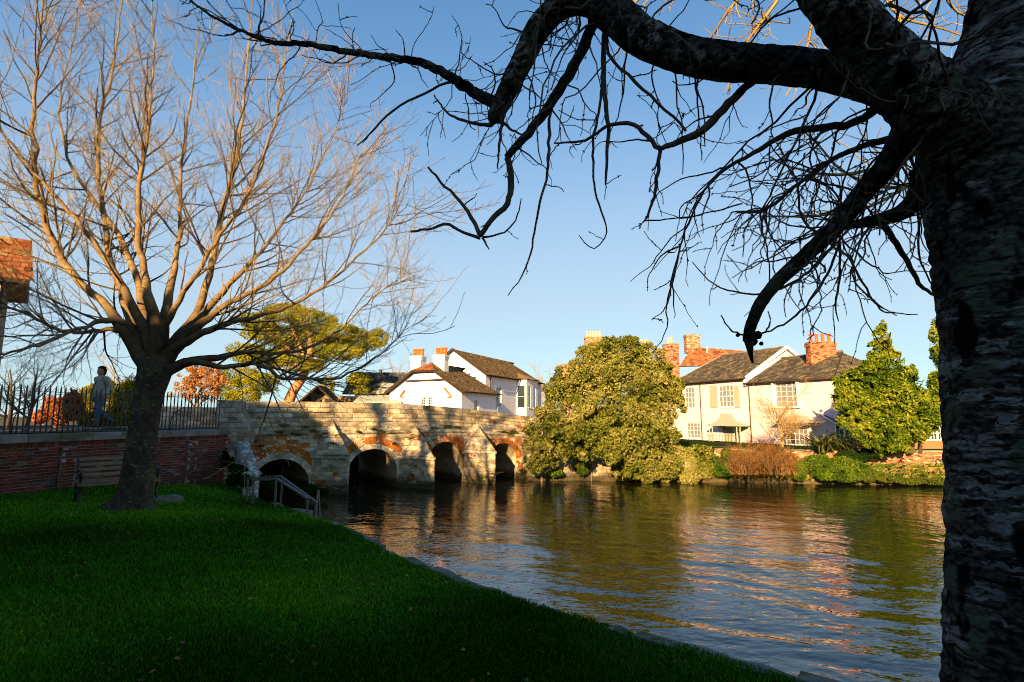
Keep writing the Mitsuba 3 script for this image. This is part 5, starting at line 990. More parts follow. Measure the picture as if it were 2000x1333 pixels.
railing('garden railings before the french windows and small bare tree', P(1528, 882, 32.4) * [1, 1, 0] + UP * ztp, P(1578, 881, 32.2) * [1, 1, 0] + UP * ztp, .62, .16)
railing('garden railings with hooped bars among the spiky plant and ivy', P(1622, 880, 31.9) * [1, 1, 0] + UP * ztp, P(1690, 880, 31.7) * [1, 1, 0] + UP * ztp, .55, .16)

# --- left edge: house with a tile-hung gable, path-side parapet
lh = thing('tile_hung_house', 'brick house with orange tile-hung upper gable at the left edge', 'house')
o = P(19, 650, 21.0) * [1, 1, 0]; zt_ = P(35, 470, 21)[2]; ze_ = P(45, 548, 21)[2]
lx, ln = A(0.76, 0.65, 0), A(0.65, -0.76, 0)
lst = pieces(sg.box(-3, 1.36, -0.3, ze_ - .1), list(np.arange(1.36, ze_, .075)), (.215, .215), rh, lambda s, t, d: o + s[:, None] * lx + t[:, None] * UP + (d - .02)[:, None] * ln, th=.022, gap=.011, bev=.004, proud=.003, tone=wtone)
emit(lh, 'brick', lst, 'm_brick', 150)
b = MB(); b.box(o - lx * 3.31 - ln * 3.02 + UP * (ze_ + 1.3) / 2, lx * 3, ln * 3, UP * (ze_ - 1.3) / 2); put('wall', b, 'm_mortar', lh)
zp = ze_ + .05; hg = zt_ - ze_
roof(lh, sg.Polygon([(-7, 0), (.5, 0), (.33, hg), (-7, hg)]), o + UP * zp + ln * .14, lx, unit(UP - ln * .05), 2, name='tile_hanging', sw=.2, sh=.16)
b = MB(); b.poly(sg.Polygon([(-7, 0), (.4, 0), (.23, hg), (-7, hg)]), o + UP * zp, lx, UP, ln, -6, 0); put('upper_wall', b, 'm_brick', lh, uv=np.tile(A(4, .5), (b.n, 1)))
b = MB(); b.bar(o - lx * 7 + ln * .1 + UP * (zp - .1), o + lx * .4 + ln * .1 + UP * (zp - .1), .3, .16, side=ln); put('jetty_beam', b, 'm_gutter', lh)
window(lh, o + ln * .03, lx, -1.5, ze_ - 1.35, 1.1, 1.1, 2, 3, deep=0)
fp = thing('road_parapet', 'far pale stone parapet of the approach road seen between railings', 'wall')
a0, a1 = P(243, 835, 25.5) * [1, 1, 0], P(425, 832, 31.0) * [1, 1, 0]; e_ = unit(a1 - a0); nn = np.cross(e_, UP); L_ = np.linalg.norm(a1 - a0)
lst = pieces(sg.box(0, 1.36, L_, 2.28), list(np.linspace(1.36, 2.28, 5)), (.4, .9), rh, lambda s, t, d: a0 + s[:, None] * e_ + t[:, None] * UP + (d - .02)[:, None] * nn, th=.03, tone=lambda s, t: 3 if rh.uniform() < .7 else 5)
emit(fp, 'stone', lst, 'm_stone', 200)
b = MB(); b.box((a0 + a1) / 2 + UP * 1.83 - nn * .2, e_ * L_ / 2, nn * .18, UP * .47); put('wall_core', b, 'm_mortar', fp)
# ---------------------------------------------------------------- evergreen trees, hedges, bank plants
def leaves(rng, blobs, n, size, cols, name, parent, mat='m_leaf_thin', outward=0.5, shell=0.30, aspect=0.5, clump=1.2, ragged=0.5, kind='stuff', drop=None, hole=0.36):
    """Small folded leaves through the volume of some ellipsoids: blobs (centre, radii)."""
    C0 = np.array([b[0] for b in blobs]); R = np.array([np.broadcast_to(b[1], 3) for b in blobs]); w = (R.prod(1)) ** (2 / 3); w /= w.sum()
    k = rng.choice(len(blobs), int(n * 2.2), p=w); d = rng.normal(0, 1, (len(k), 3)); d /= np.linalg.norm(d, axis=1, keepdims=True)
    rad = 1 - np.abs(rng.normal(0, shell, len(k))); rad = np.clip(rad, 0.05, 1)
    p = C0[k] + d * R[k] * rad[:, None]
    lump = meshkit.fbm(p * clump, 3, 31); p += d * R[k] * ((lump - 0.5) * ragged * 2)[:, None]
    ok = meshkit.fbm(p * clump * 1.9, 2, 77) > hole
    inside = np.zeros(len(p), bool)
    for c, r in zip(C0, R): inside |= (((p - c) / (r * 0.62)) ** 2).sum(1) < 1
    ok &= ~(inside & (rng.uniform(0, 1, len(p)) < 0.75))
    if drop is not None: ok &= ~drop(p)
    p, d, lump = p[ok][:n], d[ok][:n], lump[ok][:n]; n = len(p)
    nn = d * outward + rng.normal(0, 0.6, (n, 3)) + [0, 0, 0.25]; nn /= np.linalg.norm(nn, axis=1, keepdims=True)
    a = np.cross(nn, rng.normal(0, 1, (n, 3))); a /= np.linalg.norm(a, axis=1, keepdims=True); e = np.cross(nn, a)
    s = size * rng.uniform(0.6, 1.4, (n, 1))
    v = np.stack([p - a * s, p + e * s * aspect - nn * s * 0.12, p + a * s, p - e * s * aspect - nn * s * 0.12], 1).reshape(-1, 3)
    f = (np.array([[0, 1, 2], [0, 2, 3]])[None] + (np.arange(n) * 4)[:, None, None]).reshape(-1, 3)
    cols = np.array(cols); u = np.clip(rng.uniform(0, 1, n) * 0.75 + (meshkit.noise(p * clump * 0.8, 5) - 0.5) * 0.9, 0, 0.999) * (len(cols) - 1); i = u.astype(int); t = (u - i)[:, None]
    c = (cols[i] * (1 - t) + cols[i + 1] * t) * rng.uniform(0.75, 1.25, (n, 1))
    kk = put(name, (v, f), mat, parent, color=np.repeat(c, 4, 0)); labels.setdefault(kk, {})['kind'] = kind; return kk
def PB(px, py, r, Y, ry=None, rz=None):
    m = Y / FPX; return (P(px, py, Y), (r * m, (ry or r) * m, (rz or r) * m))
def trunk(parent, pts, mat='m_trunk', name='trunk', sides=9):
    c = np.array([np.r_[P(x, y, Y), r] for x, y, Y, r in pts]); s = spline(c, 14); b = MB(); b.tube(s[:, :3], s[:, 3], sides); return put(name, b, mat, parent, smooth=True, uv=b.uv())
rl = np.random.default_rng(23)
OLIVE = [(0.07, 0.095, 0.012), (0.18, 0.19, 0.028), (0.31, 0.28, 0.07), (0.48, 0.39, 0.19)]
ev = thing('evergreen_oak', 'huge rounded olive-green evergreen tree leaning over the river beside the bridge', 'tree')
EB = [(1205, 700, 42, 33, 0), (1160, 735, 52, 33, 0), (1250, 735, 55, 33, 0), (1125, 790, 58, 32, 0), (1195, 790, 75, 31.6, 0), (1275, 790, 52, 32, 0), (1080, 838, 46, 31.2, 0), (1150, 845, 52, 30.6, 0), (1232, 848, 58, 30.8, 0), (1300, 762, 32, 32.5, 0), (1062, 882, 34, 30.6, 0),
      (1100, 868, 32, 30.2, 0), (1255, 900, 36, 31.0, 0), (1300, 905, 34, 31.2, 0), (1192, 866, 34, 30.2, 0), (1290, 835, 38, 31.5, 0), (1225, 682, 26, 33, 0), (1180, 692, 26, 33, 0), (1105, 740, 25, 32.5, 0), (1045, 905, 18, 30.6, 0), (1215, 905, 26, 31.2, 0), (1318, 800, 20, 32, 0), (1150, 706, 32, 33, 0), (1262, 702, 32, 33, 0), (1290, 730, 25, 33, 0)]
blobs = [PB(a, c, r * 0.92, Y, r * 0.95, r * 0.9) for a, c, r, Y, _ in EB]
for a, c, r, Y, _ in EB:
    for _ in range(11):
        q = rl.uniform(0, 6.28); blobs.append(PB(a + r * .95 * math.cos(q), c + r * .9 * math.sin(q), r * rl.uniform(.14, .36), Y - rl.uniform(-.6, 1.1)))
leaves(rl, blobs, 120000, 0.078, OLIVE, 'crown', ev, clump=1.2, shell=.36, ragged=.65, hole=.40)
trunk(ev, [(1190, 925, 32.3, .28), (1185, 880, 32.2, .25), (1190, 820, 32, .2), (1200, 760, 32.6, .12)])
for x1, y1 in ((1130, 820), (1090, 860), (1260, 800), (1240, 870), (1150, 760)): trunk(ev, [(1187, 890, 32.2, .13), ((1187 + x1) / 2, (890 + y1) / 2 - 8, 31.8, .1), (x1, y1, 31.6, .05)], name='limb', sides=6)
eb = thing('evergreen_shrub', 'olive evergreen shrub at the water below the pink house windows', 'shrub')
leaves(rl, [PB(1330, 905, 34, 31.6), PB(1358, 898, 30, 31.6), PB(1378, 915, 20, 31.5), PB(1345, 925, 22, 31), PB(1300, 918, 24, 31.4), PB(1385, 895, 12, 31.7)], 16000, 0.08, OLIVE, 'foliage', eb, clump=1.6)
trunk(eb, [(1345, 938, 31.6, .08), (1345, 915, 31.6, .06), (1348, 890, 31.6, .03)], name='stem', sides=6)
BRIGHT = [(0.025, 0.055, 0.006), (0.10, 0.16, 0.012), (0.25, 0.29, 0.020), (0.36, 0.29, 0.05)]
hl = thing('holly_tree', 'bright yellow-green conical evergreen tree rising above the garden wall', 'tree')
HB = [(1722, 640, 9, 30.9), (1722, 665, 16, 31), (1726, 695, 27, 31), (1728, 735, 42, 31), (1715, 775, 55, 31), (1755, 780, 50, 31), (1690, 800, 50, 30.8), (1785, 810, 46, 31), (1735, 820, 62, 30.6), (1660, 775, 24, 30.8), (1648, 752, 18, 30.8), (1798, 826, 30, 31), (1702, 838, 34, 30.4), (1750, 846, 34, 30.4), (1665, 815, 26, 30.7), (1682, 745, 22, 31), (1770, 738, 20, 31)]
blobs = [PB(a, c, r * .9, Y) for a, c, r, Y in HB]
for a, c, r, Y in HB:
    for _ in range(13):
        q = rl.uniform(0, 6.28); blobs.append(PB(a + r * 1.0 * math.cos(q), c + r * 1.0 * math.sin(q) - 4, r * rl.uniform(.12, .3), Y - rl.uniform(-.5, .9)))
leaves(rl, blobs, 70000, 0.085, BRIGHT, 'crown', hl, clump=1.7, shell=.4, ragged=.8, hole=.43)
trunk(hl, [(1783, 885, 30.9, .22), (1772, 870, 31, .2), (1758, 840, 31, .17), (1735, 760, 31, .1), (1723, 650, 31, .03)]); trunk(hl, [(1797, 885, 31.2, .12), (1796, 850, 31.2, .1), (1790, 800, 31.2, .05)], name='trunk')
et = thing('leafy_tree', 'yellow-green leafy tree partly hidden behind the dark trunk at the right', 'tree')
leaves(rl, [PB(1832, 655, 17, 37), PB(1858, 640, 30, 37), PB(1842, 690, 17, 37), PB(1870, 700, 40, 37), PB(1842, 745, 26, 36), PB(1870, 780, 50, 36), PB(1835, 800, 26, 35)], 22000, 0.10, BRIGHT, 'crown', et, clump=1.3)
trunk(et, [(1880, 890, 37, .2), (1878, 780, 37, .15), (1868, 660, 37, .05)])
PINE = [(0.09, 0.10, 0.008), (0.22, 0.22, 0.012), (0.36, 0.33, 0.02), (0.42, 0.34, 0.04)]
pn = thing('pine_tree', 'yellow-green flat-topped pine behind the bridge and bare branches', 'tree')
PC = [(505, 628, 38, 15), (560, 612, 42, 17), (610, 628, 45, 18), (660, 655, 45, 18), (705, 668, 38, 16), (738, 662, 20, 15), (545, 655, 55, 17), (600, 672, 60, 18), (660, 690, 45, 15), (480, 690, 34, 16), (530, 700, 40, 15), (590, 712, 40, 13), (470, 735, 36, 17), (510, 748, 34, 16), (448, 760, 25, 18), (700, 742, 22, 12), (705, 765, 12, 10), (640, 752, 14, 14), (640, 772, 12, 8), (475, 775, 30, 12)]
blobs = []
for a, c, rx, rz in PC:
    Y = 56 + rl.uniform(-2.5, 2.5); blobs.append(PB(a, c, rx * 1.15, Y, rx, rz * 1.3))
    for _ in range(6): q = rl.uniform(0, 6.28); blobs.append(PB(a + rx * .8 * math.cos(q), c + rz * .7 * math.sin(q) - 2, rx * .3, Y + rl.uniform(-1.5, 1), rx * .3, rz * .45))
leaves(rl, blobs, 75000, 0.13, PINE, 'crown', pn, clump=.8, aspect=.28, shell=.35)
trunk(pn, [(560, 800, 56, .55), (570, 770, 56, .48), (592, 735, 56, .4), (606, 690, 56, .3), (600, 640, 56, .12)], 'm_terracotta' if False else 'm_pine')
for x1, y1 in ((520, 650), (660, 690), (700, 680), (500, 720), (560, 620)): trunk(pn, [(600, 715, 56, .2), ((600 + x1) / 2, (715 + y1) / 2 - 4, 56, .15), (x1, y1, 56, .06)], 'm_pine', 'limb', 6)
# behind the railings
hd = thing('garden_hedge', 'yellow-green garden hedge behind the walking person', 'hedge')
leaves(rl, [PB(165, 800, 24, 20.5, 14, 34), PB(205, 790, 30, 20.6, 16, 46), PB(250, 775, 28, 21, 16, 40), PB(275, 790, 26, 21.3, 16, 52), PB(225, 815, 40, 20.8, 14, 28), PB(180, 770, 16, 20.6, 12, 24)], 26000, 0.045, [(0.12, 0.15, 0.01), (0.26, 0.25, 0.02), (0.36, 0.26, 0.03), (0.40, 0.20, 0.03)], 'foliage', hd, clump=3)
ob_ = thing('autumn_shrub', 'orange-brown shrub glowing behind the railings left of the walking person', 'shrub')
leaves(rl, [PB(140, 795, 20, 19, 16, 30), PB(118, 805, 18, 19.2, 16, 28), PB(98, 800, 14, 19.3, 12, 26), PB(82, 815, 16, 19.2)], 11000, 0.05, [(0.25, 0.07, 0.02), (0.42, 0.13, 0.03), (0.50, 0.22, 0.10), (0.45, 0.25, 0.16)], 'foliage', ob_, clump=3)
def bare(name, label, base, h, spread, n1, rng, mat, r0=.1, dens=1.0, group=None, leaf=None, cat='tree', lean=(0, 0)):
    t_ = thing(name, label, cat, group); base = np.asarray(base, float)
    p = grow(rng, base, A(lean[0], lean[1], 1), h * .62, 10, .05, .06); r = np.linspace(r0, r0 * .35, 11); b = MB(); b.tube(p, r, 7); put('trunk', b, mat, t_, smooth=True, uv=b.uv())
    a1 = []
    for i in range(n1):
        j = rng.integers(2, 10); q = rng.uniform(0, 6.283); e = rng.uniform(.35, 1.1)
        L = h * rng.uniform(.35, .62); a1.append((grow(rng, p[j], A(math.cos(q) * spread, math.sin(q) * spread, e), L, 9, .06, .1), np.linspace(r[j] * .55, r0 * .06, 10)))
    a2 = sprout(rng, a1, 3.6 * dens / max(h / 4, .5), (h * .12, h * .3), .06, .12, 6, .5, r0 * .05, .12, (25, 60), maxr=r0 * .25); a3 = sprout(rng, a2, 5 * dens / max(h / 4, .5), (h * .05, h * .14), .05, .14, 4, .6, r0 * .04, .1, (25, 65), maxr=r0 * .1)
    q = many(a1, 5); q.add(*many(a2, 4).get()); q.add(*many(a3, 3).get()); k = put('crown', q, mat, t_, smooth=True); labels[k] = {'kind': 'stuff'}
    if leaf:
        c = np.array([x[0][-1] for x in a2 + a3]); blobs = [(x, (h * .05,) * 3) for x in c[::3]]; leaves(rng, blobs, leaf[0], leaf[1], leaf[2], 'leaves', t_, clump=2)
    return t_
gz = lambda px, py, Y, z: P(px, py, Y) * [1, 1, 0] + UP * z
bare('roadside_tree', 'bare dark tree leaning behind the railings at the far left', gz(52, 830, 16.5, 1.4), 2.7, .9, 13, rl, 'm_dark_twig', .06, 1.2, lean=(.15, 0))
bare('roadside_tree', 'dark twiggy shrub against brick house at the left edge', gz(15, 830, 17.5, 1.4), 3.0, .9, 13, rl, 'm_dark_twig', .05, 1.3)
bare('orange_tree', 'orange-leaved twiggy tree right of the bare tree trunk behind the railings', gz(375, 830, 42, 1.3), 4.6, .9, 14, rl, 'm_red_twig', .14, 1.0, leaf=(9000, .07, [(.30, .12, .03), (.45, .19, .05), (.5, .28, .12), (.5, .3, .16)]))
bare('far_tree', 'pinkish bare far tree behind the garden hedge', gz(235, 830, 60, .8), 8.5, .7, 12, rl, 'm_red_twig', .2, .7)
for px, Y, h, lab in ((752, 95, 11.5, 'reddish bare far tree beside the left cottage chimney'), (785, 98, 13, 'tall reddish bare far tree between the slate cottage and white cottage'), (838, 98, 12.5, 'reddish bare far tree between the two white cottage chimneys'), (1068, 100, 12, 'faint bare far tree over the right end of the long white house'), (1088, 100, 11, 'faint bare far tree touching the left of the evergreen crown')):
    bare('far_tree', lab, gz(px, 815, Y, .3), h, .5, 16, rl, 'm_red_twig', .22, .8)
bare('ornamental_tree', 'small golden bare tree in front of the french windows', gz(1528, 880, 34.6, -.15), 3.9, 1.35, 26, rl, 'm_gold_bark', .10, 2.2)
# bank plants
def shrub(name, label, blobs, n, size, cols, cat='shrub', group=None, **k):
    t_ = thing(name, label, cat, group); leaves(rl, blobs, n, size, cols, 'foliage', t_, **k)
    c = blobs[0][0]; b = MB()
    for i in range(5): d = rl.normal(0, .3, 2); z = c[2] - blobs[0][1][2] * 1.1; b.tube([A(c[0], c[1], z), A(c[0] + d[0] * .5, c[1] + d[1] * .5, c[2]), A(c[0] + d[0], c[1] + d[1], c[2] + blobs[0][1][2] * .5)], [.02, .014, .006], 4)
    kk = put('stems', b, 'm_dark_twig', t_); labels[kk] = {'kind': 'stuff'}; return t_
BROWN = [(.09, .07, .016), (.18, .085, .022), (.30, .13, .03), (.36, .20, .06)]
rb_ = thing('russet_bush', 'russet brown twiggy bush on the bank below the pink house', 'shrub')
leaves(rl, [PB(1490, 890, 40, 31.2, 34, 28), PB(1450, 900, 30, 31.1, 30, 26), PB(1530, 895, 30, 31.2, 28, 26), PB(1480, 915, 40, 30.8, 20, 16), PB(1435, 885, 14, 31.2), PB(1505, 875, 20, 31.2), PB(1540, 915, 24, 30.8, 16, 16)], 23000, .04, BROWN, 'leaves', rb_, clump=2.2, aspect=.3, shell=.5, ragged=1.0, hole=.42)
st_ = []
for _ in range(170):
    px = rl.uniform(1430, 1555); p = PZ(px, 928, -1.0) + A(0, rl.uniform(-.2, .8), 0); st_.append((grow(rl, p, A(rl.normal(0, .35), rl.normal(-.05, .3), 1), (.55 + 1.35 * (1 - ((px - 1492) / 70) ** 2)) * rl.uniform(.6, 1.1), 8, -.05, .12), np.linspace(.012, .006, 9)))
q = many(st_, 4); q.add(*many(sprout(rl, st_, 4.5, (.2, .7), .0, .15, 5, .6, .005, .2, (25, 60), maxr=.007), 3).get()); k = put('stems', q, 'm_russet_twig', rb_, smooth=True); labels[k] = {'kind': 'stuff'}
GREEN = [(.035, .07, .008), (.08, .14, .012), (.13, .19, .018), (.17, .20, .03)]
shrub('bank_shrub', 'dark green shrub left of the russet bush at the porch railings', [PB(1420, 888, 12, 31.6), PB(1413, 918, 20, 31.2, 18, 14), PB(1400, 905, 12, 31.4)], 6000, .07, [(.03, .07, .01), (.06, .13, .012), (.12, .18, .02)], clump=2)
shrub('bank_shrub', 'bright green clump at the water right of the russet bush', [PB(1563, 920, 13, 30.6, 12, 17), PB(1556, 930, 8, 30.5)], 4500, .06, [(.06, .12, .01), (.12, .20, .015), (.17, .22, .02)], clump=2)
shrub('bank_shrub', 'wide green bramble mass under the ivy on the far bank', [PB(1600, 908, 28, 30.6, 20, 20), PB(1640, 914, 30, 30.4, 20, 20), PB(1675, 918, 25, 30.3, 18, 17), PB(1615, 925, 24, 30.2, 14, 12), PB(1655, 932, 26, 30.1, 14, 10)], 20000, .06, GREEN, clump=2)
shrub('ivy', 'dark ivy spilling over the garden wall below the railings', [PB(1645, 892, 16, 31.2, 10, 8), PB(1670, 890, 24, 31.1, 12, 14), PB(1700, 886, 24, 31.0, 12, 10), PB(1720, 884, 14, 31.0, 10, 7), PB(1665, 905, 16, 30.9, 10, 10)], 13000, .06, [(.012, .03, .006), (.025, .055, .01), (.05, .09, .014)], 'ivy', clump=2)
shrub('bank_shrub', 'low olive weeds at the foot of the brick garden wall', [PB(1730, 934, 30, 29.9, 12, 8), PB(1780, 940, 30, 29.6, 12, 6), PB(1830, 940, 30, 29.4, 12, 7), PB(1700, 930, 20, 30, 12, 12), PB(1805, 934, 9, 29.6), PB(1755, 935, 8, 29.7)], 11000, .055, [(.05, .07, .012), (.10, .13, .018), (.16, .15, .03)], clump=2.2)
shrub('ivy', 'green ivy hanging on the river wall under the evergreen', [PB(1138, 912, 14, 31.5, 8, 18), PB(1226, 915, 10, 31.5, 8, 20), PB(1085, 925, 16, 31.4, 8, 8)], 5000, .06, GREEN, 'ivy', clump=2)
# grasses along the water of the far bank
wx = rl.uniform(7.5, 30, 22000); by = np.interp(wx, [1.2, 7, 12.5, 22, 62], [32.1, 31.9, 31.4, 29.7, 28.2]); tt = rl.uniform(.04, 1.2, 22000)
keep = meshkit.noise(np.c_[wx * 1.3, tt * 0, tt * 0], 4) > .35; wx, by, tt = wx[keep], by[keep], tt[keep]; n = len(wx)
base = np.c_[wx, by + tt, np.interp(tt, [0, .5, 1, 2.2], [-1.6, -1.25, -.98, -.9]) - .04]; an = rl.uniform(0, 6.28, n); h = rl.uniform(.15, .5, n); sd = np.c_[np.cos(an), np.sin(an), 0 * an] * .012; ln_ = rl.normal(0, .5, (n, 3)) * [1, 1, 0] * h[:, None] + [0, -.12, 0]
v = np.stack([base - sd, base + sd, base + ln_ * .4 + np.c_[0 * h, 0 * h, h * .7] + sd * .7, base + ln_ + np.c_[0 * h, 0 * h, h * .8]], 1).reshape(-1, 3); f = (np.array([[0, 1, 2], [0, 2, 3]])[None] + (np.arange(n) * 4)[:, None, None]).reshape(-1, 3)
cg = np.array([(.10, .13, .02), (.22, .17, .06), (.28, .19, .07), (.07, .12, .012)])[rl.integers(0, 4, n)]
k = put('bank_grass', (v, f), 'm_leaf', color=np.repeat(cg, 4, 0)); tag(k, 'dry and green grasses along the foot of the far bank', 'grass', kind='stuff')
# spiky strap-leaved plant
ph = thing('flax_plant', 'large spiky strap-leaved plant beside the french windows', 'plant')
for cl, (px, Y, nb, hh) in enumerate(((1608, 31.6, 110, 2.1), (1642, 31.9, 80, 2.0))):
    o = gz(px, 880, Y, -.15); b = MB(); cc = []
    for i in range(nb):
        q = rl.uniform(0, 6.283); L = hh * rl.uniform(.75, 1.25); up_ = rl.uniform(.5, 1.5); d = unit(A(math.cos(q), math.sin(q), up_)); p = [o + rl.normal(0, .08, 3) * [1, 1, 0]]; m = 7
        for j in range(m): p.append(p[-1] + d * L / m); d = unit(d - UP * (.11 + .08 * j * .5) * rl.uniform(.6, 1.4))
        p = np.array(p); sd = unit(np.cross(A(math.cos(q), math.sin(q), 0), UP)); wd = np.interp(np.arange(m + 1), [0, 2, 5, m], [.035, .05, .035, .002])[:, None]
        b.add(np.vstack([p - sd * wd, p + sd * wd]), [[j, j + 1, m + 2 + j, m + 1 + j] for j in range(m)]); cc.append(np.tile(A(.085, .095, .022) * rl.uniform(.5, 1.9) * A(1, rl.uniform(.9, 1.1), 1), (2 * (m + 1), 1)))
    k = put('leaves', b, 'm_leaf', ph, color=np.vstack(cc)); labels[k] = {'kind': 'stuff'}
# plants at the steps, the pier and on the bridge ledges
shrub('step_shrub', 'dense dark green shrub at the foot of the lichen covered ramp wall', [PB(468, 925, 17, 17.9, 14, 18), PB(455, 935, 13, 17.8, 12, 13), PB(480, 940, 12, 17.5, 10, 14)], 9000, .035, [(.012, .03, .005), (.025, .06, .008), (.05, .09, .012)], clump=4, aspect=.25)
shrub('ivy', 'dark ivy on the stone pier where brick wall meets the bridge', [PB(440, 895, 9, 19.6, 6, 14), PB(452, 908, 8, 19.4, 6, 16), PB(436, 880, 6, 19.7, 5, 9)], 3500, .035, [(.012, .03, .005), (.03, .06, .01)], 'ivy', clump=4)
shrub('step_shrub', 'low dark bush below first arch behind the handrails', [PB(515, 950, 16, 18.2, 10, 16), PB(535, 965, 16, 17.9, 10, 12), PB(500, 945, 9, 18.4)], 5000, .04, [(.01, .025, .005), (.02, .045, .008)], clump=3)
shrub('step_shrub', 'dark waterside weeds against the base of the first bridge pier', [PB(600, 957, 17, 24.8, 12, 10), PB(624, 962, 16, 24.8, 10, 7), PB(578, 962, 16, 24.4, 10, 8), PB(590, 945, 9, 25.0)], 4500, .05, [(.01, .025, .005), (.03, .05, .01)], clump=3)
WP = [(556, 830, 5, .1), (570, 846, 6, .12), (545, 843, 5, .12), (600, 833, 4, .1), (583, 849, 4, .12), (615, 842, 6, .12), (640, 846, 5, .15), (700, 843, 4, .12), (730, 838, 4, .12), (745, 842, 5, .12), (770, 866, 5, .05), (850, 835, 6, .12), (876, 833, 6, .12), (893, 834, 4, .12), (985, 843, 5, .12), (996, 846, 6, .12), (1003, 842, 6, .12), (1025, 840, 5, .12), (812, 925, 8, .9), (830, 940, 7, 1.2), (942, 925, 6, .9), (955, 930, 6, 1.4), (967, 924, 6, 1.7), (650, 865, 4, .8), (808, 855, 4, .4), (1022, 918, 7, .05), (813, 910, 4, 1.0), (660, 850, 4, .6), (1030, 860, 6, .05), (497, 862, 6, .1), (510, 870, 5, .1)]
def wp_zone(px, py):
    return ('above first arch' if px < 600 else 'over first cutwater' if px < 680 else 'above second arch' if px < 780 else 'over middle cutwater' if px < 850 else 'above third arch' if px < 920 else 'over third cutwater' if px < 970 else 'beyond the fourth arch',
            'sprouting from the ledge' if py < 850 else 'growing in stone joints' if py < 900 else 'clinging low near the water')
for px, py, r, off in WP:
    same = sorted(q[0] for q in WP if wp_zone(q[0], q[1]) == wp_zone(px, py)); n_ = len(same); i_ = same.index(px)
    word = {1: '', 2: ('left ', 'right '), 3: ('left ', 'middle ', 'right ')}.get(n_, ('leftmost ', 'second ', 'third ', 'rightmost ')); word = word[i_] if word else ''
    d = DR(px, py); o_ = fw(0, 0, off); t = ((o_ - EYE)[:2] @ FN) / (d[:2] @ FN); c = EYE + d * t; s_ = r * t / FPX
    shrub('wall_plant', f'{word}small green plant {wp_zone(px, py)[1]} {wp_zone(px, py)[0]} of the bridge'.strip(), [(c, (s_ * .9, s_ * .6, s_ * .5)), (c + A(s_ * .8, s_ * .4, -s_ * .3), (s_ * .6, s_ * .4, s_ * .4)), (c + A(-s_ * .9, -s_ * .5, -s_ * .2), (s_ * .5, s_ * .4, s_ * .3))], 150, .035, [(.05, .07, .012), (.11, .13, .02), (.17, .16, .04)], 'plant', 'small plants growing on the stone bridge', clump=6, ragged=.9)
# weed in the lawn
wd_ = thing('dock_weed', 'broad-leaved weed growing in the lawn at bottom centre', 'weed'); o = PZ(1052, 1288, -.36)
for i in range(9):
    q = i * 2.4; L = rl.uniform(.1, .2); b = MB(); d = A(math.cos(q), math.sin(q), rl.uniform(.3, 1.0)); s_ = A(-math.sin(q), math.cos(q), 0); v = []
    for j, w in enumerate((.008, .03, .042, .036, .02, .001)):
        c = o + d * L * j / 5 - UP * .09 * (j / 5) ** 2; v += [c - s_ * w, c + UP * -.006, c + s_ * w]
    b.add(v, [[j * 3 + a, j * 3 + a + 1, j * 3 + a + 4, j * 3 + a + 3] for j in range(5) for a in (0, 1)]); put('leaf', b, 'm_leaf', wd_, smooth=True, color=np.tile(A(.05, .10, .02) * rl.uniform(.7, 1.6), (18, 1)))
# ---------------------------------------------------------------- person walking on the pavement
import manifold3d as m3
def bones(lst, edge=.03, it=8):
    tot = None
    for chain in lst:
        for (a, ra), (c, rc) in zip(chain[:-1], chain[1:]):
            h = m3.Manifold.batch_hull([m3.Manifold.sphere(ra, 14).translate(tuple(map(float, a))), m3.Manifold.sphere(rc, 14).translate(tuple(map(float, c)))])
            tot = h if tot is None else tot + h
    m = tot.refine_to_length(edge).to_mesh(); t = trimesh.Trimesh(m.vert_properties[:, :3], m.tri_verts); trimesh.smoothing.filter_taubin(t, iterations=it); return t
pe = thing('person', 'person in pale sweater and blue jeans walking left behind the railings', 'person')
pf, pl_ = A(*(-WU), 0), A(*(-WN), 0); pl_ = np.cross(UP, pf); po = P(190, 834, 16.9) * [1, 1, 0] + UP * 1.495
J = lambda f, l, z: po + pf * f + pl_ * l + UP * z
sk = [[(J(.01, 0, .98), .12), (J(.02, 0, 1.2), .12), (J(.02, 0, 1.38), .11), (J(.03, 0, 1.5), .055), (J(.05, 0, 1.6), .07)], [(J(.045, 0, 1.64), .095), (J(.07, 0, 1.57), .06)], [(J(.05, 0, 1.66), .096), (J(.03, 0, 1.67), .096)], [(J(.14, 0, 1.615), .014), (J(.155, 0, 1.60), .016)]]
legs = [[(J(0, .1, .93), .1), (J(.10, .1, .5), .062), (J(.12, .1, .08), .045)], [(J(0, -.1, .93), .1), (J(-.08, -.1, .5), .062), (J(-.45, -.11, .22), .045)]]
arms = [[(J(.0, .19, 1.42), .055), (J(-.08, .27, 1.16), .043), (J(.08, .25, .95), .034)], [(J(.0, -.19, 1.42), .055), (J(-.12, -.27, 1.16), .043), (J(-.02, -.27, .92), .034)]]
hands = []
for w, s in ((J(.08, .25, .95), 1), (J(-.02, -.27, .92), -1)):
    hands.append([(w, .03), (w + pf * .02 - UP * .07, .034)])
    for q, L in ((-.024, .07), (-.008, .08), (.008, .076), (.024, .06)): hands.append([(w + pf * (.02 + q) - UP * .09, .01), (w + pf * (.03 + q) - UP * (.09 + L * .5), .009), (w + pf * (.025 + q) - pl_ * s * .015 - UP * (.09 + L), .007)])
    hands.append([(w + pf * .04 - UP * .05, .012), (w + pf * .06 - UP * .09, .01), (w + pf * .055 - UP * .115, .008)])
put('body', bones(sk + legs + arms + hands, .012, 5), 'm_skin', pe, smooth=True)
g = lambda ch, k: [[(p, r + k) for p, r in c] for c in ch]
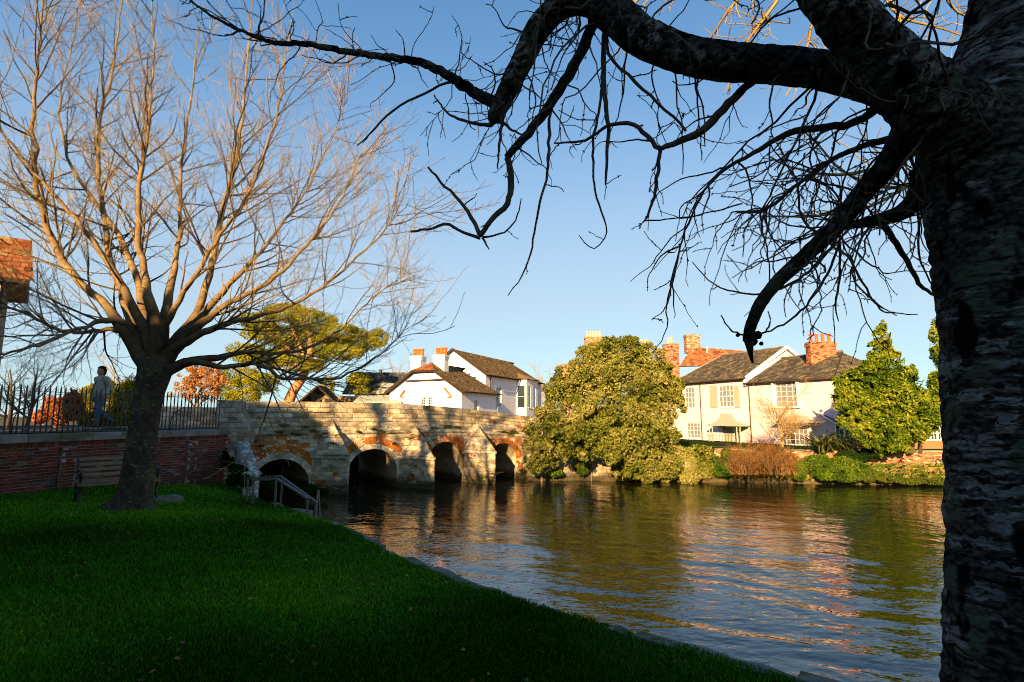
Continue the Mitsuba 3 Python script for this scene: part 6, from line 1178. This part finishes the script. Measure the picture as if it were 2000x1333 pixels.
put('sweater', bones(g([sk[0][:3]], .045) + g(arms, .024) + [[(J(.0, .1, 1.44), .085), (J(.0, -.1, 1.44), .085)], [(J(.0, .08, 1.0), .12), (J(0, -.08, 1.0), .12)]], .03, 6), 'm_sweater', pe, smooth=True)
put('jeans', bones(g(legs, .022) + [[(J(0, .08, .93), .115), (J(0, -.08, .93), .115)]], .03, 5), 'm_denim', pe, smooth=True)
put('shoe', bones([[(J(.09, .1, .05), .045), (J(.2, .1, .04), .042), (J(.28, .1, .035), .03)]], .02), 'm_shoe', pe, smooth=True)
put('shoe', bones([[(J(-.50, -.11, .2), .045), (J(-.47, -.11, .1), .042), (J(-.44, -.11, .03), .03)]], .02), 'm_shoe', pe, smooth=True)
hair = bones([[(J(.0, 0, 1.70), .10), (J(-.02, 0, 1.64), .09)], [(J(.05, .03, 1.74), .06), (J(.05, -.03, 1.74), .06)], [(J(-.03, 0, 1.58), .07), (J(-.02, 0, 1.66), .08)], [(J(.02, .07, 1.68), .045), (J(.02, -.07, 1.68), .045)]], .015, 3)
hair.vertices += (meshkit.noise(np.array(hair.vertices) * 40, 3) - .5)[:, None] * .03; put('hair', hair, 'm_hair', pe, smooth=True)
bag = thing('shoulder_bag', 'dark bag hanging at the hip of the walking person', 'bag')
b = MB(); b.tube(spline([J(.05, .12, 1.47), J(.17, 0, 1.3), J(.12, -.16, 1.1), J(-.1, -.26, .98)], 10), .022, 6); b.tube(spline([J(.03, .12, 1.49), J(-.12, .02, 1.36), J(-.17, -.14, 1.12), J(-.14, -.26, .98)], 10), .022, 6); put('strap', b, 'm_shoe', bag, smooth=True)
b = MB(); v = bones([[(J(-.12, -.3, .92), .05), (J(-.12, -.3, .74), .05)], [(J(-.3, -.3, .92), .05), (J(-.3, -.3, .74), .05)], [(J(-.12, -.3, .74), .05), (J(-.3, -.3, .74), .05)], [(J(-.12, -.3, .92), .05), (J(-.3, -.3, .92), .05)], [(J(-.2, -.3, .9), .06), (J(-.2, -.3, .76), .06)]], .03, 4); put('pouch', v, 'm_shoe', bag, smooth=True)

# added dark leaf masses behind the bridge, so the arches read as shaded
for lab, s_, d_ in (('added dark leaf mass filling the shade in the first arch', -6.2, -8.4), ('added dark leaf mass behind the first cutwater, closing the arch view', -3.6, -8.4), ('added dark leaf mass filling the shade in the second arch', -1.0, -8.4)):
    c = fw(s_, -.4, d_); shrub('bank_shrub', lab, [(c, (1.6, 1.6, 1.7)), (c + A(-1.0, -.6, 0), (1.4, 1.4, 1.5)), (c + A(1.0, .7, 0), (1.5, 1.4, 1.5)), (c + A(0, 0, -1), (2.2, 1.6, 1.2))], 9000, .10, [(.015, .03, .005), (.04, .06, .01)], clump=1, ragged=.2, hole=.1)
# ---------------------------------------------------------------- out of frame, behind the viewer: unseen things placed to shade this bank and the bridge
unseen_bldg = thing('brick_building', 'unseen building out of view, placed to shade the lawn and near bridge end', 'building')
for nm, x0, x1, h in (('wall', -54, -25.6, 11.6), ('stair_tower', -25.6, -22.9, 15.3), ('gable', -22.9, -18.8, 13.8), ('middle_wall', -18.8, -4, 11.9), ('wing', -4, 10, 9.0)):  # unseen sections, heights set by where their shade should end
    b = MB(); b.box(A((x0 + x1) / 2, -17, h / 2), A((x1 - x0) / 2 - .01, 0, 0), A(0, 3, 0), UP * h / 2); put(nm, b, 'm_brick', unseen_bldg, uv=np.tile(A(0, .5), (8, 1)))
ry = np.random.default_rng(2)
yw = thing('yew_tree', 'added evergreen mass out of view, blocks skylight over the near lawn', 'tree')  # added out of view to cut skylight and darken the lower-left lawn
leaves(ry, [(A(-8, -3.5, 3.2), (3.2, 2.2, 3.4)), (A(-4, -4.5, 3.4), (2.6, 2, 3.4)), (A(-12, -2.5, 3.2), (3, 2.4, 3.2)), (A(-6, -3.8, 1.5), (4.5, 2, 1.6)), (A(-14.2, 1.2, 2.2), (1.3, 2.2, 2.6)), (A(-5.6, 0.9, 2.6), (1.7, 1.9, 2.6)), (A(-7.8, 2.6, 2.8), (2.0, 1.9, 2.8)), (A(-6.6, 1.6, 4.6), (2.2, 2.2, 1.4))], 26000, .16, [(.012, .025, .005), (.03, .05, .008)], 'crown', yw, ragged=.1, outward=1.0)
trunk_ = MB(); trunk_.tube([A(-8, -3.5, 0), A(-8, -3.5, 3)], .4, 8); put('trunk', trunk_, 'm_trunk', yw)
for lab, x, y, r, h, lean in (('unseen tall bare tree out of view at left, shadows the bridge', -11.9, 1.0, .30, 15, (.01, 0)), ('second unseen tall bare tree out of view, shadows the bridge', -15.2, 1.4, .24, 15, (-.03, .02))):
    bare('poplar_tree', lab, A(x, y, 0), h * 1.5, .35, 8, ry, 'm_trunk', r * 1.25, .25, lean=lean)  # unseen trees, placed so their trunks throw shadow bands on the bridge
